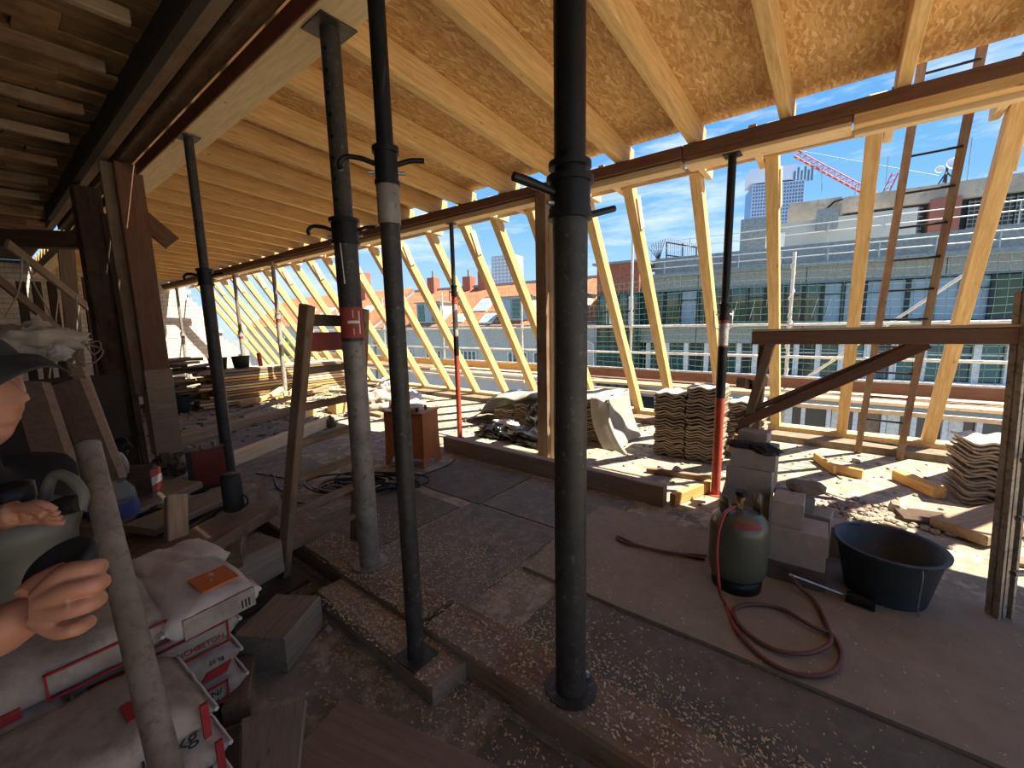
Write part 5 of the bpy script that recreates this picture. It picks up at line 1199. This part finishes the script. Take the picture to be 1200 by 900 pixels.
# tools lying between the sacks and the ladder
p = at(325, 690, z=.02)
timber('dark_board', 'dark warped board on the floor under the ladder foot', at(255, 720, z=.02), at(345, 672, z=.02), .30, .03, 'wood_dark', 'board')
timber('metal_angle', 'pale straight metal strip leaning beside the dark red strap', at(289, 676, D=2.3), at(309, 646, D=2.4), .03, .01, 'steel_light', 'strip')
timber('red_level', 'dark red flat tool lying beside the pale strip', at(296, 684, D=2.3), at(316, 640, D=2.45), .06, .02, 'tin_red', 'tool')
a = at(262, 662, D=2.4); b_ = at(296, 652, D=2.4); sp_ = thing('spanner', 'steel spanner lying behind the bright sack', 'tool', tuple(a)); obj('shaft', MB().bar(a, b_, .016, .008), 'steel_grey', sp_)
obj('ring_end', MB().tube([b_+RV*(.016+.022*math.cos(k*.7))+Vector((0, 0, .014*math.sin(k*.7))) for k in range(10)], .005, 6), 'steel_grey', sp_)

# ================= FOREGROUND TUBE =================
a = at(103, 522, D=.99); b_ = at(196, 905, D=.76); d = (b_-a).normalized(); bot = a + d*((a.z-.10)/-d.z*.0+ (a.z-.13)/(-d.z))
ft = thing('steel_tube', 'bare grey-brown steel tube standing upright in the left foreground beside the hand', 'tube', tuple(bot))
bb = at(196, 905, D=.80)
obj('pipe', MB().cyl(bot, a, .0235, n=28, caps=False), 'wood_tube', ft) if 'wood_tube' in MATS else obj('pipe', MB().cyl(bot, a, .0235, n=28), 'steel_grey', ft)
obj('rim', MB().cyl(a-d*0, a-d*.004, .0242, n=28), 'steel_dark', ft); obj('bore', MB().cyl(a-d*.004, a-d*.0055, .019, n=24), 'hole', ft)

# ================= MAN AT THE LEFT EDGE =================
Rm = RV.normalized(); Fm = Vector((F_.x, F_.y, 0)).normalized(); U = Vector((0, 0, 1))
nose = at(25, 474, D=.80); HC = nose - Rm*.118 + U*.020         # head centre
def W_(r, f, u, o=HC): return o + Rm*r + Fm*f + U*u             # right of picture, away from camera, up
man = thing('person', 'man in black cap and shirt at the left edge, reaching a bare hand forward', 'person', (-.52, 1.36, 0))
# --- body with skin modifier (trunk, arms, legs, one surface)
def skin_obj(name, nodes, edges, mat, parent, sub=2):
    me = bpy.data.meshes.new(name); me.from_pydata([tuple(n[0]) for n in nodes], edges, []); o = bpy.data.objects.new(name, me)
    C.objects.link(o); WM[o] = WM[parent]; o.parent = parent
    Mi = WM[parent].inverted()
    for v in me.vertices: v.co = Mi @ v.co
    me.materials.append(MATS[mat])
    md = o.modifiers.new('skin', 'SKIN'); md.use_smooth_shade = True
    for i, n in enumerate(nodes):
        r = n[1]; me.skin_vertices[0].data[i].radius = (r, r) if not isinstance(r, tuple) else r; me.skin_vertices[0].data[i].use_root = (i == 0)
    s = o.modifiers.new('sub', 'SUBSURF'); s.levels = sub; s.render_levels = sub
    dg = bpy.context.evaluated_depsgraph_get(); bpy.context.view_layer.update()
    me2 = bpy.data.meshes.new_from_object(o.evaluated_get(bpy.context.evaluated_depsgraph_get())); o.modifiers.clear(); o.data = me2; me2.name = name
    for p in me2.polygons: p.use_smooth = True
    return o
pel = Vector((-.52, 1.36, .80))
neck = W_(-.035, .0, -.13); chest = W_(-.13, .03, -.34); belly = W_(-.28, .07, -.48)
shR = chest + U*.12 - Fm*.17 + Rm*.02; shL = chest + U*.12 + Fm*.17 + Rm*.03
wr = at(-14, 752, D=.465); elR = W_(-.22, -.30, -.44)
wl = at(10, 604, D=.80); elL = W_(-.24, .20, -.36)
nodes = [(pel, .13), (belly, .135), (chest, .15), (neck, .058), (W_(-.02, 0, -.05), .056),
         (shR, .075), (elR.lerp(shR, .5), .055), (shL, .075), (elL.lerp(shL, .5), .055),
         (pel+Fm*-.10-U*.06, .095), (Vector((pel.x, pel.y, .44))-Fm*.11+Rm*.03, .07), (Vector((pel.x, pel.y, .08))-Fm*.12, .05), (Vector((pel.x, pel.y, .05))-Fm*.12+Rm*.14, .04),
         (pel+Fm*.10-U*.06, .095), (Vector((pel.x, pel.y, .44))+Fm*.11+Rm*.03, .07), (Vector((pel.x, pel.y, .08))+Fm*.12, .05), (Vector((pel.x, pel.y, .05))+Fm*.12+Rm*.14, .04)]
body = skin_obj('body', nodes, [(0, 1), (1, 2), (2, 3), (3, 4), (2, 5), (5, 6), (2, 7), (7, 8), (0, 9), (9, 10), (10, 11), (11, 12), (0, 13), (13, 14), (14, 15), (15, 16)], 'shirt_black', man)
# --- right arm: forearm, hand with four fingers and thumb, one skinned surface
kn = [at(78, 672, D=.452), at(80, 692, D=.446), at(78, 714, D=.445), at(68, 738, D=.45)]     # knuckles index..little
mid = [at(103, 667, D=.458), at(107, 686, D=.452), at(101, 709, D=.45), at(88, 737, D=.452)]
tip = [at(116, 664, D=.478), at(118, 682, D=.475), at(115, 702, D=.472), at(103, 729, D=.472)]
palm = at(35, 712, D=.455)
nodes = [(wr, (.034, .030)), (wr.lerp(palm, .5), (.035, .025)), (palm, (.034, .020)), (wr + (elR-wr)*.35, .036), (wr+(elR-wr)*.75, .043), (elR, .043)]
edges = [(0, 1), (1, 2), (0, 3), (3, 4), (4, 5)]
arm = skin_obj('right_forearm', nodes, edges, 'skin', man, 2)
# fingers + back of the hand as one joined mesh
hb = MB()
def limb(pts, rs, n=12, k=5):
    P = smooth_pts(pts, k); m_ = len(P)-1; R = []
    for i in range(len(P)):
        f = i/m_*(len(rs)-1); j = min(int(f), len(rs)-2); R.append(rs[j]*(1-(f-j))+rs[j+1]*(f-j))
    hb.tube(P, R, n)
for i in range(4):
    r = [.0094, .0096, .0092, .0082][i]; dn = (tip[i]-mid[i]).normalized()
    limb([palm.lerp(kn[i], .35), kn[i], mid[i], tip[i], tip[i]+dn*.006], [.013, r*1.22, r*1.0, r*1.03, r*.95, r*.45])
# back of the hand: lofted plate between wrist and knuckles
def back(u, v, side):
    b0 = wr + (kn[0]-kn[3]).normalized()*(.5-v)*.064; k3 = v*3; i = min(int(k3), 2); f = k3-i; kk = kn[i]*(1-f)+kn[i+1]*f
    p = b0.lerp(kk, u); nrm = (EYE-p).normalized(); bul = math.sqrt(max(0, 1-(2*v-1)**2*.92))
    return p + nrm*side*(.021*bul*(1-.35*u) + .0025*math.cos(v*3*2*math.pi)*u)
nu, nv = 14, 18; vs = [back(i/nu, j/nv, 1) for i in range(nu+1) for j in range(nv+1)] + [back(i/nu, j/nv, -1) for i in range(nu+1) for j in range(nv+1)]
w_ = nv+1; o2 = (nu+1)*w_; fs = []
for i in range(nu):
    for j in range(nv): fs += [(i*w_+j, i*w_+j+1, (i+1)*w_+j+1, (i+1)*w_+j), (o2+i*w_+j, o2+(i+1)*w_+j, o2+(i+1)*w_+j+1, o2+i*w_+j+1)]
    for j in (0, nv): fs.append((i*w_+j, (i+1)*w_+j, o2+(i+1)*w_+j, o2+i*w_+j))
hb.add(vs, fs, True)
limb([at(30, 700, D=.462), at(50, 682, D=.478), at(76, 668, D=.495), at(98, 664, D=.505)], [.013, .0125, .011, .0095, .007])
hand = obj('right_hand', hb, 'skin', man)
rm = hand.modifiers.new('blend', 'REMESH'); rm.mode = 'VOXEL'; rm.voxel_size = .0018; rm.use_smooth_shade = True
sm = hand.modifiers.new('soft', 'SMOOTH'); sm.iterations = 3; sm.factor = .5
nb = MB()
for i in range(4):
    dn = (tip[i]-mid[i]).normalized(); nrm = (EYE-tip[i]).normalized(); s = dn.cross(nrm).normalized(); c = tip[i]+nrm*.0078+dn*.000
    vs = [c+dn*x*.0055+s*y*.0048+nrm*(-.0016*(x*x+y*y)) for x, y in ((-1, -.8), (-1, .8), (-.3, 1), (.6, .9), (1.0, .4), (1.0, -.4), (.6, -.9), (-.3, -1))]
    nb.add(vs, [tuple(range(8))], True)
obj('fingernails', nb, 'nail', man)
# left hand, farther, fingers closed on the canister handle
hb = MB(); kl = [at(30+4*i, 594+5*i, D=.80+.012*i) for i in range(4)]
limb([elL, elL.lerp(wl, .55), wl, at(24, 600, D=.80)], [.042, .034, .026, .024, .024])
for i in range(4):
    a = kl[i]; limb([at(18, 600+3*i, D=.80), a, a+Rm*.03+U*(.004-.003*i), a+Rm*.048-U*.012+Fm*.008], [.012, .0095, .0088, .007])
limb([at(15, 596, D=.79), at(34, 596, D=.785), at(52, 604, D=.785)], [.012, .0095, .0085])
hl = obj('left_hand', hb, 'skin', man); rm = hl.modifiers.new('blend', 'REMESH'); rm.mode = 'VOXEL'; rm.voxel_size = .0025; rm.use_smooth_shade = True
sm = hl.modifiers.new('soft', 'SMOOTH'); sm.iterations = 4
# --- head
hm = MB(); nu, nv = 48, 40; vs = []
def face(a, b):      # a: azimuth from the nose direction, b: polar
    d = Vector((math.cos(a)*math.sin(b), math.sin(a)*math.sin(b), math.cos(b)))
    rx = .098 if d.x > 0 else .100; p = Vector((d.x*rx, d.y*.076, d.z*.118))
    if d.z < -.1: p.x -= .004*(-d.z); p.y *= 1-.28*(-d.z); 
    zf = p.z; fr = max(0, math.cos(a))**6
    g_ = lambda c, s: math.exp(-((zf-c)/s)**2)
    na = math.exp(-(a/.17)**2)
    p.x += na*(.036*g_(-.026, .013)+.022*g_(-.004, .018)) * (math.sin(b) > 0)
    p.x += math.exp(-(a/.5)**2)*(.010*g_(-.062, .008)+.011*g_(-.045, .006)-.004*g_(-.053, .003)-.008*g_(-.072, .006)+.010*g_(-.092, .014)+.007*g_(.038, .012))
    for s in (-1, 1): p.x -= .012*math.exp(-((a-s*.42)/.17)**2)*g_(.016, .012)
    return p
HM = Matrix((( Rm.x, Fm.x, 0, HC.x), (Rm.y, Fm.y, 0, HC.y), (0, 0, 1, HC.z), (0, 0, 0, 1))) @ Matrix.Rotation(-.13, 4, 'Y')
for j in range(nv+1):
    for i in range(nu):
        a = 2*math.pi*i/nu; a = math.copysign((abs(((a+math.pi) % (2*math.pi))-math.pi)/math.pi)**1.35*math.pi, ((a+math.pi) % (2*math.pi))-math.pi)
        vs.append(HM @ face(a, math.pi*(.001+.998*j/nv)))
hm.add(vs, [(j*nu+i, j*nu+(i+1) % nu, (j+1)*nu+(i+1) % nu, (j+1)*nu+i) for j in range(nv) for i in range(nu)], True)
obj('head', hm, 'skin', man)
em = MB()
for s in (-1, 1): em.lathe([(0, -.012), (.007, -.009), (.0115, 0), (.007, .009), (0, .012)], 14, HM @ T(.066, s*.031, .014))
obj('eyes', em, 'eye', man)
em = MB()
for s in (-1, 1): em.lathe([(0, -.004), (.016, -.006), (.024, .0), (.020, .008), (.010, .004), (0, .003)], 14, HM @ T(-.008, s*.075, .0, 0, s*1.4, 0) @ Matrix.Diagonal((.75, 1.3, 1, 1)))
obj('ears', em, 'skin', man)
em = MB(); em.grid(lambda u, v: HM @ Vector((-.03-.075*math.sin(v*3.14)*1.0, (u-.5)*.155*(1-.1*v), -.01-.07*v)), 8, 8, .0); obj('hair', em, 'shirt_black', man)
# --- cap: crown, peak, button
cm = MB(); vs = []; n, m_ = 40, 12
for j in range(m_+1):
    b = j/m_*1.62
    for i in range(n):
        a = 2*math.pi*i/n; vs.append(HM @ Vector((math.cos(a)*math.sin(b)*.112-.004, math.sin(a)*math.sin(b)*.088, .040+math.cos(b)*.092)))
cm.add(vs, [(j*n+i, j*n+(i+1) % n, (j+1)*n+(i+1) % n, (j+1)*n+i) for j in range(m_) for i in range(n)], True)
cap = obj('cap', cm, 'cap_cloth', man)
pk = MB()
pk.grid(lambda u, v: HM @ Vector((.085+.098*u*math.cos((v-.5)*1.35)+.0*u, (v-.5)*.165*(1-.22*u*u), .056-.026*u-.024*((v-.5)*2)**2*(.35+.65*u)+.012*(1-u))), 12, 16, .004)
obj('peak', pk, 'cap_cloth', cap); obj('button', MB().lathe([(.008, 0), (.006, .005), (0, .006)], 10, HM @ T(-.004, 0, .126)), 'cap_cloth', cap)
# black round thing held in the right hand
c = at(74, 660, D=.50)
bo = thing('rubber_dish', 'black oval rubber dish held in the man\'s near hand', 'dish', tuple(c))
ax = (at(110, 648, D=.50)-at(40, 672, D=.50)).normalized(); nn = (U*.9 - Fm*.5); nn = (nn-ax*nn.dot(ax)).normalized(); sd = nn.cross(ax)
LM = Matrix(((ax.x, sd.x, nn.x, c.x), (ax.y, sd.y, nn.y, c.y), (ax.z, sd.z, nn.z, c.z), (0, 0, 0, 1))) @ Matrix.Diagonal((1, .8, 1, 1))
obj('disc', MB().lathe([(0, -.006), (.034, -.008), (.040, -.002), (.040, .006), (.034, .010), (.030, .005), (0, .004)], 32, LM), 'rubber', bo)
# grey plastic canister with loop handle in front of him
cc = at(42, 652, D=.90)
cn = thing('canister', 'grey plastic canister with loop handle and pale label held in front of the man', 'canister', tuple(cc)); CM = T(cc.x, cc.y, cc.z-.02, aR, .10)
obj('body', MB().lathe([(0, -.05), (.075, -.05), (.086, -.035), (.084, .0), (.070, .03), (.074, .055), (.086, .085), (.084, .115), (.06, .135), (.03, .14), (.028, .16), (0, .16)], 30, CM), 'plastic_grey', cn)
obj('spout', MB().lathe([(.032, .155), (.034, .185), (.02, .19), (0, .19)], 18, CM), 'plastic_black', cn)
p0, p1 = at(55, 600, D=.86), at(95, 580, D=.86)
obj('loop_handle', MB().tube(smooth_pts([at(52, 598, D=.86), at(56, 570, D=.86), at(66, 556, D=.86), at(84, 562, D=.86), at(97, 580, D=.86), at(94, 596, D=.86)], 5), .0105, 10), 'plastic_grey', cn)
obj('grip', MB().tube([at(52, 600, D=.845), at(78, 592, D=.845), at(92, 590, D=.85)], [.016, .020, .017], 12), 'plastic_black', cn)
obj('pale_label', MB().box(-.055, -.005, -.088, -.083, -.035, .01, CM), 'paper', cn)
timber('stand_block', 'dark baulk the grey canister stands on behind the top sack', (-.10, 2.20, .35), (.2, 2.20, .35), .20, .70, 'wood_dark', 'block')
